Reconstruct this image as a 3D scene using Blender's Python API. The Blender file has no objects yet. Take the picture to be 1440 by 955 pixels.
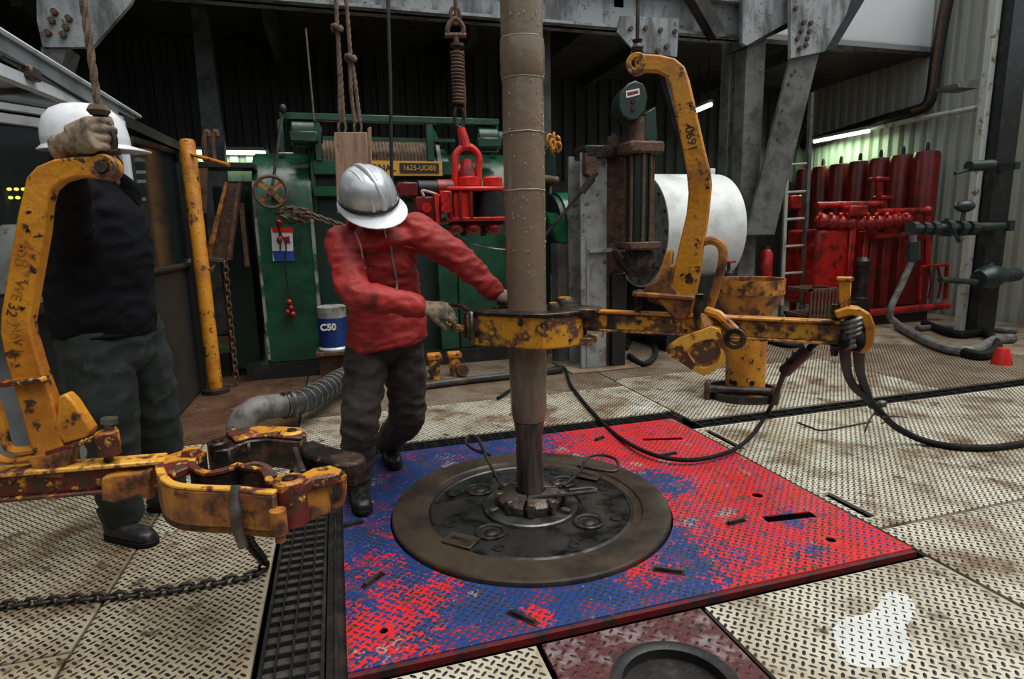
import bpy, bmesh, math, random
import numpy as np
from mathutils import Vector, Matrix, noise
random.seed(7); RN = np.random.RandomState(5)
SC = bpy.context.scene; COL = SC.collection
V = Vector
# ------------------------------------------------------------------ camera
FPX, YAW, PITCH, ROLL = 830.0, 16.3, 10.2, -1.35
CAM = V((0, 0, 1.4))
_y, _p, _r = map(math.radians, (YAW, PITCH, ROLL))
_f = V((math.sin(_y)*math.cos(_p), math.cos(_y)*math.cos(_p), -math.sin(_p)))
_rt = V((math.cos(_y), -math.sin(_y), 0)); _up = _rt.cross(_f)
CR = math.cos(_r)*_rt + math.sin(_r)*_up; CU = math.cos(_r)*_up - math.sin(_r)*_rt; CF = _f
cd = bpy.data.cameras.new('camera'); cam = bpy.data.objects.new('camera', cd); COL.objects.link(cam)
cd.sensor_fit = 'HORIZONTAL'; cd.sensor_width = 36; cd.lens = FPX/1440*36; cd.clip_start = 0.05; cd.clip_end = 200
cam.matrix_world = Matrix(((CR.x, CU.x, -CF.x, CAM.x), (CR.y, CU.y, -CF.y, CAM.y), (CR.z, CU.z, -CF.z, CAM.z), (0, 0, 0, 1)))
SC.camera = cam
# ------------------------------------------------------------------ world, daylight, exposure
w = bpy.data.worlds.new('overcast_sky'); SC.world = w; w.use_nodes = True
bg = w.node_tree.nodes['Background']; bg.inputs[0].default_value = (0.86, 0.96, 1.0, 1); bg.inputs[1].default_value = 0.75
sl = bpy.data.lights.new('soft_daylight', 'SUN'); so = bpy.data.objects.new('soft_daylight', sl); COL.objects.link(so)
sl.energy = 3.1; sl.angle = math.radians(55); sl.color = (1.0, 0.97, 0.92)
so.rotation_euler = V((0.35, -0.25, 1.0)).to_track_quat('Z', 'Y').to_euler(); so.location = (2, -3, 9)
vs = SC.view_settings; vs.view_transform = 'Standard'; vs.look = 'None'; vs.gamma = 1; vs.use_curve_mapping = False; vs.exposure = 0.0
# ------------------------------------------------------------------ measuring helpers (photo pixel to a point on a real plane)
def ray(px, py): return CR*((px-720)/FPX) - CU*((py-477.5)/FPX) + CF
def PZ(px, py, z=0.0):
    v = ray(px, py); return CAM + v*((z-CAM.z)/v.z)
def PY(px, py, Y):
    v = ray(px, py); return CAM + v*((Y-CAM.y)/v.y)
def PX(px, py, X):
    v = ray(px, py); return CAM + v*((X-CAM.x)/v.x)
def PV(px, py, o, d):
    n = V((-d.y, d.x, 0)); v = ray(px, py); return CAM + v*(n.dot(o-CAM)/n.dot(v))
def pix(p):
    d = V(p)-CAM; z = d.dot(CF); return (720+FPX*d.dot(CR)/z, 477.5-FPX*d.dot(CU)/z)
# ------------------------------------------------------------------ mesh kit (all in world coordinates)
def basis(d):
    d = d.normalized(); a = V((0, 0, 1)) if abs(d.z) < 0.9 else V((1, 0, 0))
    u = d.cross(a).normalized(); return u, d.cross(u).normalized()
class MB:
    def __init__(s): s.v = []; s.f = []
    def add(s, vs, fs):
        b = len(s.v); s.v += [V(x) for x in vs]; s.f += [tuple(i+b for i in q) for q in fs]; return s
    def box(s, c, size, M=None):
        c = V(c); h = V(size)/2; vs = []
        for z in (-1, 1):
            for y in (-1, 1):
                for x in (-1, 1):
                    q = V((x*h.x, y*h.y, z*h.z)); vs.append(c + (M @ q if M else q))
        return s.add(vs, [(0, 2, 3, 1), (4, 5, 7, 6), (0, 1, 5, 4), (2, 6, 7, 3), (0, 4, 6, 2), (1, 3, 7, 5)])
    def bb(s, a, b):
        a, b = V(a), V(b); return s.box((a+b)/2, [abs(b[i]-a[i]) for i in range(3)])
    def bar(s, p0, p1, w, h, up=V((0, 0, 1))):
        p0, p1 = V(p0), V(p1); d = (p1-p0); L = d.length; d.normalize(); sd = d.cross(up).normalized(); u = sd.cross(d)
        return s.box((p0+p1)/2, (L, w, h), Matrix((d, sd, u)).transposed())
    def cyl(s, p0, p1, r0, r1=None, n=14):
        return s.tube([p0, p1], [r0, r0 if r1 is None else r1], n)
    def tube(s, pts, r, n=8, closed=False, cap=True):
        pts = [V(p) for p in pts]; m = len(pts); rs = r if isinstance(r, (list, tuple)) else [r]*m
        T = []
        for i in range(m):
            a = pts[(i-1) % m] if (i or closed) else pts[0]; b = pts[(i+1) % m] if (i < m-1 or closed) else pts[-1]
            t = b-a; T.append(t.normalized() if t.length > 1e-9 else V((0, 0, 1)))
        u, _ = basis(T[0]); vs = []
        for i in range(m):
            u = (u - T[i]*u.dot(T[i])); u = u.normalized() if u.length > 1e-6 else basis(T[i])[0]
            q = T[i].cross(u)
            for k in range(n):
                a = 2*math.pi*k/n; vs.append(pts[i] + (u*math.cos(a)+q*math.sin(a))*rs[i])
        fs = []
        for i in range(m if closed else m-1):
            j = (i+1) % m
            for k in range(n): fs.append((i*n+k, i*n+(k+1) % n, j*n+(k+1) % n, j*n+k))
        if cap and not closed: fs += [tuple(range(n))[::-1], tuple((m-1)*n+k for k in range(n))]
        return s.add(vs, fs)
    def lathe(s, prof, o=(0, 0, 0), ax=(0, 0, 1), n=24, a0=0, a1=2*math.pi):
        o, ax = V(o), V(ax).normalized(); u, q = basis(ax); full = abs(a1-a0-2*math.pi) < 1e-6
        m = n if full else n+1; vs = []; P = len(prof)
        for k in range(m):
            a = a0+(a1-a0)*k/n; d = u*math.cos(a)+q*math.sin(a)
            for (r, z) in prof: vs.append(o+d*r+ax*z)
        fs = []
        for k in range(n):
            j = (k+1) % m
            for i in range(P-1):
                fs.append((k*P+i, j*P+i, j*P+i+1, k*P+i+1))
        if not full and P > 2: fs += [tuple(range(P)), tuple((m-1)*P+i for i in range(P))[::-1]]
        return s.add(vs, fs)
    def ext(s, poly, w):          # extrude a world-space polygon by vector w
        poly = [V(p) for p in poly]; n = len(poly); w = V(w)
        return s.add(poly+[p+w for p in poly], [tuple(range(n))[::-1], tuple(range(n, 2*n))]+[(i, (i+1) % n, n+(i+1) % n, n+i) for i in range(n)])
    def ell(s, c, r, n=16, m=10, M=None):
        c = V(c); vs = []; fs = []
        for i in range(m+1):
            t = math.pi*i/m
            for k in range(n):
                a = 2*math.pi*k/n; q = V((r[0]*math.sin(t)*math.cos(a), r[1]*math.sin(t)*math.sin(a), r[2]*math.cos(t))); vs.append(c+(M @ q if M else q))
        for i in range(m):
            for k in range(n): fs.append((i*n+k, (i+1)*n+k, (i+1)*n+(k+1) % n, i*n+(k+1) % n))
        return s.add(vs, fs)
    def loft(s, secs, n=20):      # secs: (centre, side vector, front vector) ellipses
        vs = []; m = len(secs)
        for c, a, b in secs:
            c, a, b = V(c), V(a), V(b)
            for k in range(n):
                t = 2*math.pi*k/n; ct, st = math.cos(t), math.sin(t)
                ct = math.copysign(abs(ct)**.85, ct); st = math.copysign(abs(st)**.85, st); vs.append(c+a*ct+b*st)
        fs = [tuple(range(n))[::-1], tuple((m-1)*n+k for k in range(n))]
        for i in range(m-1):
            for k in range(n): fs.append((i*n+k, i*n+(k+1) % n, (i+1)*n+(k+1) % n, (i+1)*n+k))
        return s.add(vs, fs)
WM = {}
def fixn(me):
    bm = bmesh.new(); bm.from_mesh(me); bmesh.ops.remove_doubles(bm, verts=bm.verts, dist=1e-5)
    bmesh.ops.recalc_face_normals(bm, faces=bm.faces); bm.to_mesh(me); bm.free()
def obj(name, mb, mat, parent=None, bev=0.0, sm=35, fix=True, seg=1):
    xs = [tuple(p) for p in mb.v]; lo = V([min(p[i] for p in xs) for i in range(3)]); hi = V([max(p[i] for p in xs) for i in range(3)])
    o3 = V(((lo.x+hi.x)/2, (lo.y+hi.y)/2, lo.z if parent is None else (lo.z+hi.z)/2))
    me = bpy.data.meshes.new(name); me.from_pydata([V(p)-o3 for p in xs], [], mb.f); me.update()
    if fix: fixn(me)
    if sm: me.shade_smooth(); me.set_sharp_from_angle(angle=math.radians(sm))
    me.materials.append(M[mat] if isinstance(mat, str) else mat)
    return place(name, me, o3, parent, bev, seg)
def place(name, me, o3, parent=None, bev=0.0, seg=1):
    o = bpy.data.objects.new(name, me); COL.objects.link(o)
    if parent: o.parent = parent; o.location = V(o3)-WM[parent]
    else: o.location = o3
    WM[o] = V(o3)
    if bev:
        b = o.modifiers.new('bevel', 'BEVEL'); b.width = bev; b.segments = seg; b.limit_method = 'ANGLE'; b.angle_limit = math.radians(40); b.harden_normals = False
    return o
def thing(name, label, cat, loc, group=None):
    o = bpy.data.objects.new(name, None); COL.objects.link(o); o.location = loc; o.empty_display_size = .1; WM[o] = V(loc)
    return tag(o, label, cat, group)
def tag(o, label, cat, group=None):
    o['label'] = label; o['category'] = cat
    if group: o['group'] = group
    return o
def struct(o): o['kind'] = 'structure'; return o
def stuff(o): o['kind'] = 'stuff'; return o
def evalmesh(o):
    dg = bpy.context.evaluated_depsgraph_get(); dg.update(); return bpy.data.meshes.new_from_object(o.evaluated_get(dg))
def cutmesh(mb, cutters):     # plate minus cutter solids, returns an MB
    def tmp(m):
        me = bpy.data.meshes.new('t'); me.from_pydata(m.v, [], m.f); fixn(me); o = bpy.data.objects.new('t', me); COL.objects.link(o); return o
    a = tmp(mb); cs = [tmp(c) for c in cutters]
    for c in cs:
        b = a.modifiers.new('b', 'BOOLEAN'); b.operation = 'DIFFERENCE'; b.object = c; b.solver = 'EXACT'
    me = evalmesh(a); r = MB(); r.add([v.co for v in me.vertices], [tuple(p.vertices) for p in me.polygons])
    for o in [a]+cs: bpy.data.objects.remove(o)
    return r
def organic(name, mb, mat, parent, vox=.012, smooth=6, wr=0.0, wscale=(9, 9, 14), seed=0, wfun=None):
    me = bpy.data.meshes.new('t'); me.from_pydata(mb.v, [], mb.f); fixn(me); o = bpy.data.objects.new('t', me); COL.objects.link(o)
    r = o.modifiers.new('r', 'REMESH'); r.mode = 'VOXEL'; r.voxel_size = vox
    s = o.modifiers.new('s', 'SMOOTH'); s.factor = .5; s.iterations = smooth
    m2 = evalmesh(o); bpy.data.objects.remove(o)
    if wr or wfun:
        co = [v.co.copy() for v in m2.vertices]; no = [v.normal.copy() for v in m2.vertices]
        for i, v in enumerate(m2.vertices):
            d = 0
            if wr:
                q = V((co[i].x*wscale[0]+seed, co[i].y*wscale[1], co[i].z*wscale[2])); a = noise.noise(q); d = wr*(1-2.2*abs(a)) + wr*.5*noise.noise(q*2.3)
            if wfun: d += wfun(co[i], no[i])
            v.co = co[i]+no[i]*d
    ctr = sum((v.co for v in m2.vertices), V())/len(m2.vertices)
    for v in m2.vertices: v.co -= ctr
    m2.shade_smooth(); m2.materials.clear(); m2.materials.append(M[mat]); m2.update()
    return place(name, m2, ctr, parent)
def curve(pts, n=8):           # Catmull-Rom through points
    pts = [V(p) for p in pts]; out = []
    P = [pts[0]*2-pts[1]]+pts+[pts[-1]*2-pts[-2]]
    for i in range(1, len(P)-2):
        a, b, c, d = P[i-1:i+3]
        for k in range(n):
            t = k/n; out.append(.5*((2*b)+(c-a)*t+(2*a-5*b+4*c-d)*t*t+(3*b-a-3*c+d)*t**3))
    out.append(pts[-1]); return out
def rope(mb, pts, r, twist=40, strands=3, n=5):   # laid rope
    L = [0]
    for i in range(1, len(pts)): L.append(L[-1]+(pts[i]-pts[i-1]).length)
    for k in range(strands):
        q = []
        u, _ = basis(pts[1]-pts[0])
        for i, p in enumerate(pts):
            t = (pts[min(i+1, len(pts)-1)]-pts[max(i-1, 0)]).normalized(); u = (u-t*u.dot(t)).normalized(); wv = t.cross(u)
            a = L[i]*twist+2*math.pi*k/strands; q.append(p+(u*math.cos(a)+wv*math.sin(a))*r*.5)
        mb.tube(q, r*.58, n)
    return mb
def resample(pts, step):
    out = [pts[0].copy()]; acc = 0
    for i in range(1, len(pts)):
        a, b = pts[i-1], pts[i]; L = (b-a).length; t = step-acc
        while t <= L: out.append(a.lerp(b, t/L)); t += step
        acc = (acc+L) % step if False else L-(t-step)
    return out
def text(s, size, mat, parent, o, ux, uy, depth=.002, name='lettering', align='CENTER', bold=0):
    cu = bpy.data.curves.new('t', 'FONT'); cu.body = s; cu.size = size; cu.extrude = depth; cu.align_x = align; cu.align_y = 'CENTER'; cu.offset = bold
    t = bpy.data.objects.new('t', cu); COL.objects.link(t); me = evalmesh(t); bpy.data.objects.remove(t)
    ux, uy = V(ux).normalized(), V(uy).normalized(); uz = ux.cross(uy); R = Matrix((ux, uy, uz)).transposed()
    for v in me.vertices: v.co = R @ v.co
    me.materials.clear(); me.materials.append(M[mat]); me.name = name
    return place(name, me, V(o), parent)
# ------------------------------------------------------------------ procedural materials
M = {}
def mk(name, base, layers=(), rough=.5, metal=0.0, bump=0.0, bs=60, rvar=0.0, spec=.5, coat=0, coords='Object', emit=0, alpha=None):
    m = bpy.data.materials.new(name); m.use_nodes = True; nt = m.node_tree; N = nt.nodes; L = nt.links; b = N['Principled BSDF']
    tc = N.new('ShaderNodeTexCoord').outputs[coords]
    col = None; c4 = lambda c: (*c, 1)
    last = None
    for (c, sc, lo, hi, *ex) in layers:
        n = N.new('ShaderNodeTexNoise'); n.inputs['Scale'].default_value = sc; n.inputs['Detail'].default_value = ex[0] if ex else 6; n.inputs['Roughness'].default_value = .62
        src = tc
        if len(ex) > 1:
            mp = N.new('ShaderNodeMapping'); mp.inputs['Scale'].default_value = ex[1]; mp.inputs['Location'].default_value = (sc*.37, lo*7.1, hi*3.3); L.new(tc, mp.inputs['Vector']); src = mp.outputs[0]
        L.new(src, n.inputs['Vector'])
        r = N.new('ShaderNodeMapRange'); r.inputs['From Min'].default_value = lo; r.inputs['From Max'].default_value = hi; L.new(n.outputs[0], r.inputs['Value'])
        x = N.new('ShaderNodeMix'); x.data_type = 'RGBA'; L.new(r.outputs[0], x.inputs['Factor'])
        if last is None: x.inputs['A'].default_value = c4(base)
        else: L.new(last, x.inputs['A'])
        x.inputs['B'].default_value = c4(c); last = x.outputs['Result']
    if last is None: b.inputs['Base Color'].default_value = c4(base)
    else: L.new(last, b.inputs['Base Color'])
    b.inputs['Roughness'].default_value = rough; b.inputs['Metallic'].default_value = metal; b.inputs['Specular IOR Level'].default_value = spec; b.inputs['Coat Weight'].default_value = coat
    if emit: b.inputs['Emission Color'].default_value = c4(base); b.inputs['Emission Strength'].default_value = emit
    if rvar:
        n = N.new('ShaderNodeTexNoise'); n.inputs['Scale'].default_value = 9; n.inputs['Detail'].default_value = 5; L.new(tc, n.inputs['Vector'])
        r = N.new('ShaderNodeMapRange'); r.inputs['From Min'].default_value = .35; r.inputs['From Max'].default_value = .65; r.inputs['To Min'].default_value = max(.03, rough-rvar); r.inputs['To Max'].default_value = min(1, rough+rvar)
        L.new(n.outputs[0], r.inputs['Value']); L.new(r.outputs[0], b.inputs['Roughness'])
    if bump:
        n = N.new('ShaderNodeTexNoise'); n.inputs['Scale'].default_value = bs; n.inputs['Detail'].default_value = 5; L.new(tc, n.inputs['Vector'])
        k = N.new('ShaderNodeBump'); k.inputs['Strength'].default_value = bump; k.inputs['Distance'].default_value = .01; L.new(n.outputs[0], k.inputs['Height']); L.new(k.outputs[0], b.inputs['Normal'])
    M[name] = m; return m
RUST = (.055, .022, .01); DARK = (.012, .010, .009)
mk('yellow', (.62, .25, .018), [((.40, .13, .012), 4, .45, .62), (RUST, 11, .58, .63), (DARK, 23, .61, .66)], .42, bump=.35, bs=45, rvar=.15)
mk('yellow_red', (.60, .25, .02), [((.13, .014, .012), 5, .44, .50), (RUST, 10, .50, .60), ((.66, .33, .03), 17, .60, .64), (DARK, 26, .58, .66)], .45, bump=.4, bs=45, rvar=.15)
mk('yellow_worn', (.62, .27, .02), [((.10, .045, .03), 7, .47, .55), ((.62, .28, .02), 13, .56, .62), (DARK, 21, .57, .64)], .45, bump=.4, bs=40, rvar=.15)
mk('yellow_rusty', (.52, .21, .02), [((.23, .075, .025), 6, .40, .54), (RUST, 14, .50, .62)], .55, bump=.4, bs=40)
mk('edge_yellow', (.75, .38, .05), [((.12, .03, .02), 14, .5, .58)], .4, bump=.3)
mk('greasy', (.018, .014, .012), [((.09, .05, .03), 9, .5, .65), ((.2, .11, .05), 28, .6, .7)], .32, metal=.3, bump=.4, bs=50, rvar=.15)
mk('steel_dark', (.03, .028, .026), [((.09, .06, .045), 7, .48, .68)], .38, metal=.5, bump=.25, bs=70, rvar=.12)
mk('steel_mid', (.16, .15, .14), [((.07, .05, .04), 8, .45, .62)], .4, metal=.6, bump=.2, bs=60, rvar=.12)
mk('rust', (.11, .05, .026), [((.035, .02, .015), 9, .45, .62), ((.2, .09, .05), 22, .56, .66)], .7, bump=.5, bs=50)
mk('black', (.008, .008, .009), [((.03, .026, .022), 10, .5, .7)], .5, bump=.15)
mk('rubber', (.005, .005, .005), [((.022, .018, .014), 12, .58, .7)], .75, bump=.2, spec=.25)
mk('void_shade', (.002, .002, .002), [], .9, spec=0)  # near-black colour in place of the shade inside slots, holes and plate gaps
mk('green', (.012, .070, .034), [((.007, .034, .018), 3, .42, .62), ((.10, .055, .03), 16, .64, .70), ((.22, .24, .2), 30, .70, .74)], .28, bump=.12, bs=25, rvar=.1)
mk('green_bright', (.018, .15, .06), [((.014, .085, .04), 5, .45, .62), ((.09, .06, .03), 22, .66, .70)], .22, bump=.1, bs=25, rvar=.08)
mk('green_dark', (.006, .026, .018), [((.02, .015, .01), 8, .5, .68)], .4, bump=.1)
mk('red', (.42, .012, .010), [((.16, .008, .006), 6, .46, .62), ((.03, .01, .008), 13, .56, .66)], .3, bump=.2, rvar=.1)
mk('red_dark', (.19, .009, .009), [((.09, .006, .006), 4, .45, .65)], .35, bump=.15)
mk('red_bright', (.62, .022, .016), [((.28, .01, .008), 8, .52, .68)], .3, bump=.15)
mk('white_paint', (.72, .74, .74), [((.48, .48, .45), 3, .48, .7), ((.2, .09, .04), 18, .66, .74)], .4, bump=.06)
mk('white_panel', (.80, .82, .80), [((.62, .6, .52), 2, .5, .75)], .6)
mk('grey_paint', (.28, .29, .28), [((.15, .14, .125), 5, .46, .64), ((.12, .055, .03), 13, .58, .66)], .5, bump=.15)
mk('grey_steel', (.13, .128, .12), [((.05, .048, .045), 4, .44, .62), ((.07, .04, .025), 14, .58, .66)], .55, bump=.25)
mk('beam_grey', (.29, .305, .31), [((.09, .09, .09), 5, .46, .62, 6, (1, 1, .3)), ((.09, .05, .03), 16, .6, .67)], .55, bump=.25)
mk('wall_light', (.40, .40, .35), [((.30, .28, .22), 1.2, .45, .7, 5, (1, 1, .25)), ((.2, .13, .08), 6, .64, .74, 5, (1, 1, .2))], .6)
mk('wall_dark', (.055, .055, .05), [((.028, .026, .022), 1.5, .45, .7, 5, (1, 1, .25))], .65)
mk('ceiling', (.07, .07, .065), [((.03, .03, .03), 2, .45, .7)], .8)
mk('alu', (.74, .78, .82), [((.45, .46, .47), 6, .52, .7)], .3, metal=.2)
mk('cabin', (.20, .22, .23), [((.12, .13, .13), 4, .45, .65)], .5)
mk('edge_red', (.13, .012, .012), [((.03, .02, .018), 9, .46, .6)], .45, bump=.2)
mk('yellow_emboss_shade', (.36, .13, .012), [], .5)  # darker yellow: shading of the raised figures put into their colour
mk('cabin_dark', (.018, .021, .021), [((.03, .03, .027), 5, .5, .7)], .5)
mk('wood', (.34, .21, .135), [((.20, .115, .07), 6, .42, .64, 6, (6, 6, .5)), ((.07, .035, .02), 9, .60, .70)], .7, bump=.3, bs=30)
mk('rope', (.17, .115, .075), [((.08, .05, .032), 14, .45, .62)], .85, bump=.4, bs=150)
mk('mud', (.215, .155, .108), [((.15, .105, .072), 5, .44, .62, 6, (1, 1, .25)), ((.03, .026, .024), 6, .60, .68, 6, (2, 2, .22))], .24, bump=.3, bs=26, rvar=.12)
mk('mud_low', (.12, .09, .068), [((.03, .027, .025), 7, .48, .60, 6, (2, 2, .22)), ((.16, .11, .075), 9, .6, .7, 6, (2, 2, .3))], .3, metal=.2, bump=.15, bs=40, rvar=.12)
mk('mud_edge', (.32, .27, .22), [], .35, bump=.3)
mk('rotary_ring', (.105, .074, .052), [((.055, .042, .033), 5, .45, .62)], .3, metal=.4, bump=.08, bs=20, rvar=.08)
mk('rotary_steel', (.06, .058, .056), [((.10, .08, .064), 4, .48, .68), ((.012, .012, .012), 7, .5, .64)], .24, metal=.55, bump=.08, bs=25, rvar=.1)
mk('bushing', (.16, .16, .155), [((.06, .05, .045), 9, .46, .6)], .28, metal=.6, bump=.15)
mk('slip', (.13, .10, .078), [((.05, .04, .033), 12, .46, .62), ((.26, .21, .16), 26, .60, .68)], .32, metal=.35, bump=.4)
mk('jacket', (.42, .026, .022), [((.27, .016, .015), 7, .44, .64), ((.10, .02, .02), 11, .58, .72)], .62, bump=.25, bs=55)
mk('trousers', (.052, .040, .032), [((.026, .021, .018), 9, .44, .64), ((.10, .075, .055), 17, .62, .74)], .8, bump=.25, bs=60)
mk('jeans', (.020, .028, .027), [((.008, .011, .011), 6, .44, .62), ((.05, .058, .052), 14, .6, .74)], .8, bump=.2, bs=60)
mk('sweater', (.004, .004, .006), [((.006, .007, .012), 8, .48, .68)], .9, bump=.4, bs=90, spec=.2)
mk('boot', (.014, .015, .016), [((.06, .05, .042), 12, .54, .68)], .4, bump=.25)
mk('glove', (.30, .225, .155), [((.10, .07, .048), 15, .48, .62)], .85, bump=.3, bs=70)
mk('glove_dirty', (.20, .14, .09), [((.045, .033, .025), 13, .46, .60)], .8, bump=.3, bs=70)
mk('skin', (.30, .13, .085), [((.2, .08, .055), 9, .5, .7)], .5)
mk('hair', (.02, .014, .01), [], .7)
mk('helmet_silver', (.62, .64, .66), [((.42, .43, .44), 5, .5, .7)], .30, metal=.45, bump=.05)
mk('helmet_white', (.80, .81, .84), [((.6, .6, .6), 6, .52, .72)], .32)
mk('cord', (.5, .42, .35), [], .8)
mk('zip', (.35, .33, .3), [], .4, metal=.6)
mk('sign_yellow', (.62, .30, .03), [((.12, .06, .03), 20, .62, .7)], .5)
mk('sign_black', (.012, .012, .012), [], .5)
mk('sign_white', (.70, .70, .68), [((.35, .33, .3), 22, .6, .68)], .5)
mk('sign_blue', (.02, .06, .32), [((.04, .05, .10), 16, .55, .68)], .4)
mk('drum_blue', (.008, .032, .16), [((.02, .03, .08), 8, .5, .68)], .35)
mk('hydrant_dark', (.02, .035, .035), [((.06, .05, .04), 9, .5, .68)], .35, metal=.2, bump=.3)
mk('lamp_tube', (.80, 1.0, .78), [], .5, emit=6)
mk('led_yellow', (.9, .8, .1), [], .5, emit=3)
mk('grating', (.026, .026, .026), [((.07, .06, .05), 15, .5, .7)], .4, metal=.4, bump=.3)
mk('maroon', (.10, .03, .03), [((.23, .17, .17), 9, .5, .6), ((.035, .02, .018), 16, .55, .65)], .35, bump=.3, rvar=.1)
mk('lug_maroon', (.045, .017, .015), [((.10, .05, .045), 20, .5, .66)], .35, metal=.3)
mk('hose_grey', (.17, .16, .15), [((.07, .06, .05), 9, .46, .62)], .5, bump=.3)
mk('duct', (.022, .026, .026), [((.07, .06, .05), 9, .5, .66)], .45, bump=.2)
mk('pipe_white', (.5, .5, .46), [((.2, .1, .05), 9, .55, .66)], .5)
def glassmat():
    m = bpy.data.materials.new('glass_pane'); m.use_nodes = True; b = m.node_tree.nodes['Principled BSDF']
    b.inputs['Base Color'].default_value = (.03, .045, .045, 1); b.inputs['Roughness'].default_value = .08; b.inputs['Alpha'].default_value = .35; M['glass_pane'] = m
glassmat()
def sheetmat():          # translucent white cladding sheet
    m = bpy.data.materials.new('cladding_sheet'); m.use_nodes = True; nt = m.node_tree; N, L = nt.nodes, nt.links; N.remove(N['Principled BSDF'])
    d, t, x = N.new('ShaderNodeBsdfDiffuse'), N.new('ShaderNodeBsdfTranslucent'), N.new('ShaderNodeMixShader'); n = N.new('ShaderNodeTexNoise'); n.inputs['Scale'].default_value = 1.2; c = N.new('ShaderNodeMapRange'); c.inputs['To Min'].default_value = .80; c.inputs['To Max'].default_value = .95
    g = N.new('ShaderNodeCombineColor'); L.new(n.outputs[0], c.inputs[0]); [L.new(c.outputs[0], g.inputs[i]) for i in range(3)]
    L.new(g.outputs[0], d.inputs[0]); L.new(g.outputs[0], t.inputs[0]); x.inputs[0].default_value = .7; L.new(d.outputs[0], x.inputs[1]); L.new(t.outputs[0], x.inputs[2]); L.new(x.outputs[0], N['Material Output'].inputs[0]); M['cladding_sheet'] = m
sheetmat()
# ================================================================== SETTING
mk('plate_cream', (.60, .56, .45), [((.38, .32, .22), 1.6, .42, .62), ((.21, .13, .07), 3.1, .50, .65), ((.10, .06, .035), 7, .57, .68), ((.70, .69, .62), 1.1, .60, .72)], .36, bump=.12, bs=45, rvar=.14)
mk('plate_dull', (.44, .38, .27), [((.27, .21, .13), 1.8, .42, .62), ((.16, .10, .055), 3.3, .52, .66), ((.08, .05, .03), 8, .57, .68)], .4, bump=.12, bs=45, rvar=.14)
mk('mud_fill', (.075, .062, .05), [((.03, .025, .02), 6, .45, .6)], .5, bump=.3)
mk('plate_tan', (.30, .24, .17), [((.17, .115, .07), 2.2, .42, .60), ((.09, .045, .025), 4, .54, .68)], .42, bump=.15, rvar=.12)
mk('plate_rusty', (.17, .085, .045), [((.09, .035, .02), 2.5, .42, .62), ((.28, .19, .12), 5, .6, .72)], .4, bump=.15, rvar=.12)
mk('lug', (.022, .016, .013), [((.10, .065, .04), 4, .5, .66), ((.20, .16, .12), 2.3, .60, .72)], .36, metal=.3)
mk('lug_panel', (.035, .03, .032), [((.02, .045, .15), 5, .47, .54), ((.33, .02, .022), 7, .52, .58), ((.3, .3, .3), 30, .64, .68)], .35, metal=.2)
mk('under', (.012, .011, .010), [], .7)
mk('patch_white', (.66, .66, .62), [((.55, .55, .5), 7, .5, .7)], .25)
floor = struct(obj('floor', MB().bb((-5.2, -2.5, -.22), (9.3, 10.2, -.07)), 'void_shade', sm=0))
def lugs(name, x0, x1, y0, y1, mat, parent, z, skip=None, pitch=.040, far=8.2, L=.0150, W=.0056, H=.0028, seed=0):
    xs = np.arange(x0+.012, x1-.008, pitch/2); ys = np.arange(y0+.012, y1-.008, pitch/2)
    I, J = np.meshgrid(np.arange(len(xs)), np.arange(len(ys)), indexing='ij'); k = ((I+J) % 2 == 0); I, J = I[k], J[k]
    x, y = xs[I], ys[J]; o = (J % 2 == 0)
    d = np.stack([x, y, np.full_like(x, z-CAM.z)], 1); D = d @ np.array(CF); U = d @ np.array(CR)/np.maximum(D, .01)*FPX+720; W_ = 477.5-d @ np.array(CU)/np.maximum(D, .01)*FPX
    ok = (D > .5) & (U > -260) & (U < 1700) & (W_ < 1250) & (np.hypot(x, y) < far)
    if skip is not None: ok &= ~skip(x, y)
    x, y, o = x[ok], y[ok], o[ok]; n = len(x)
    if not n: return
    a = np.where(o, math.pi/4, -math.pi/4); c, s = np.cos(a), np.sin(a)
    base = np.array([(-L, 0, 0), (-L*.5, -W, 0), (L*.5, -W, 0), (L, 0, 0), (L*.5, W, 0), (-L*.5, W, 0), (-L*.45, 0, H), (L*.45, 0, H)])
    vx = x[:, None]+base[:, 0]*c[:, None]-base[:, 1]*s[:, None]; vy = y[:, None]+base[:, 0]*s[:, None]+base[:, 1]*c[:, None]
    vz = np.broadcast_to(base[:, 2]+.0002, vx.shape); o3 = V(((x0+x1)/2, (y0+y1)/2, z))
    co = np.stack([vx-o3.x, vy-o3.y, vz], 2).reshape(-1, 3)
    tri = np.array([(0, 1, 6), (1, 2, 7), (1, 7, 6), (2, 3, 7), (3, 4, 7), (4, 5, 6), (4, 6, 7), (5, 0, 6)])
    F = (tri[None]+8*np.arange(n)[:, None, None]).reshape(-1, 3)
    me = bpy.data.meshes.new(name); me.vertices.add(len(co)); me.vertices.foreach_set('co', co.ravel())
    me.loops.add(F.size); me.loops.foreach_set('vertex_index', F.ravel().astype(np.int32)); me.polygons.add(len(F))
    me.polygons.foreach_set('loop_start', np.arange(0, F.size, 3, dtype=np.int32)); me.polygons.foreach_set('loop_total', np.full(len(F), 3, np.int32))
    me.update(calc_edges=True); me.materials.append(M[mat]); return stuff(place(name, me, o3, parent))
def plate(x0, x1, y0, y1, mat='plate_cream', lug='lug', cut=(), skip=None, z=0.0, pitch=.040):
    g = .006; mb = MB().bb((x0+g, y0+g, z-.016), (x1-g, y1-g, z))
    if cut: mb = cutmesh(mb, cut)
    p = obj('floor_plate', mb, mat, floor, sm=0); lugs('tread_lugs', x0, x1, y0, y1, lug, p, z, skip, pitch); return p
def slotcut(cx, cy, L, W, a, z=0): return MB().box((cx, cy, z), (L, W, .3), Matrix.Rotation(a, 3, 'Z'))
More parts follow.
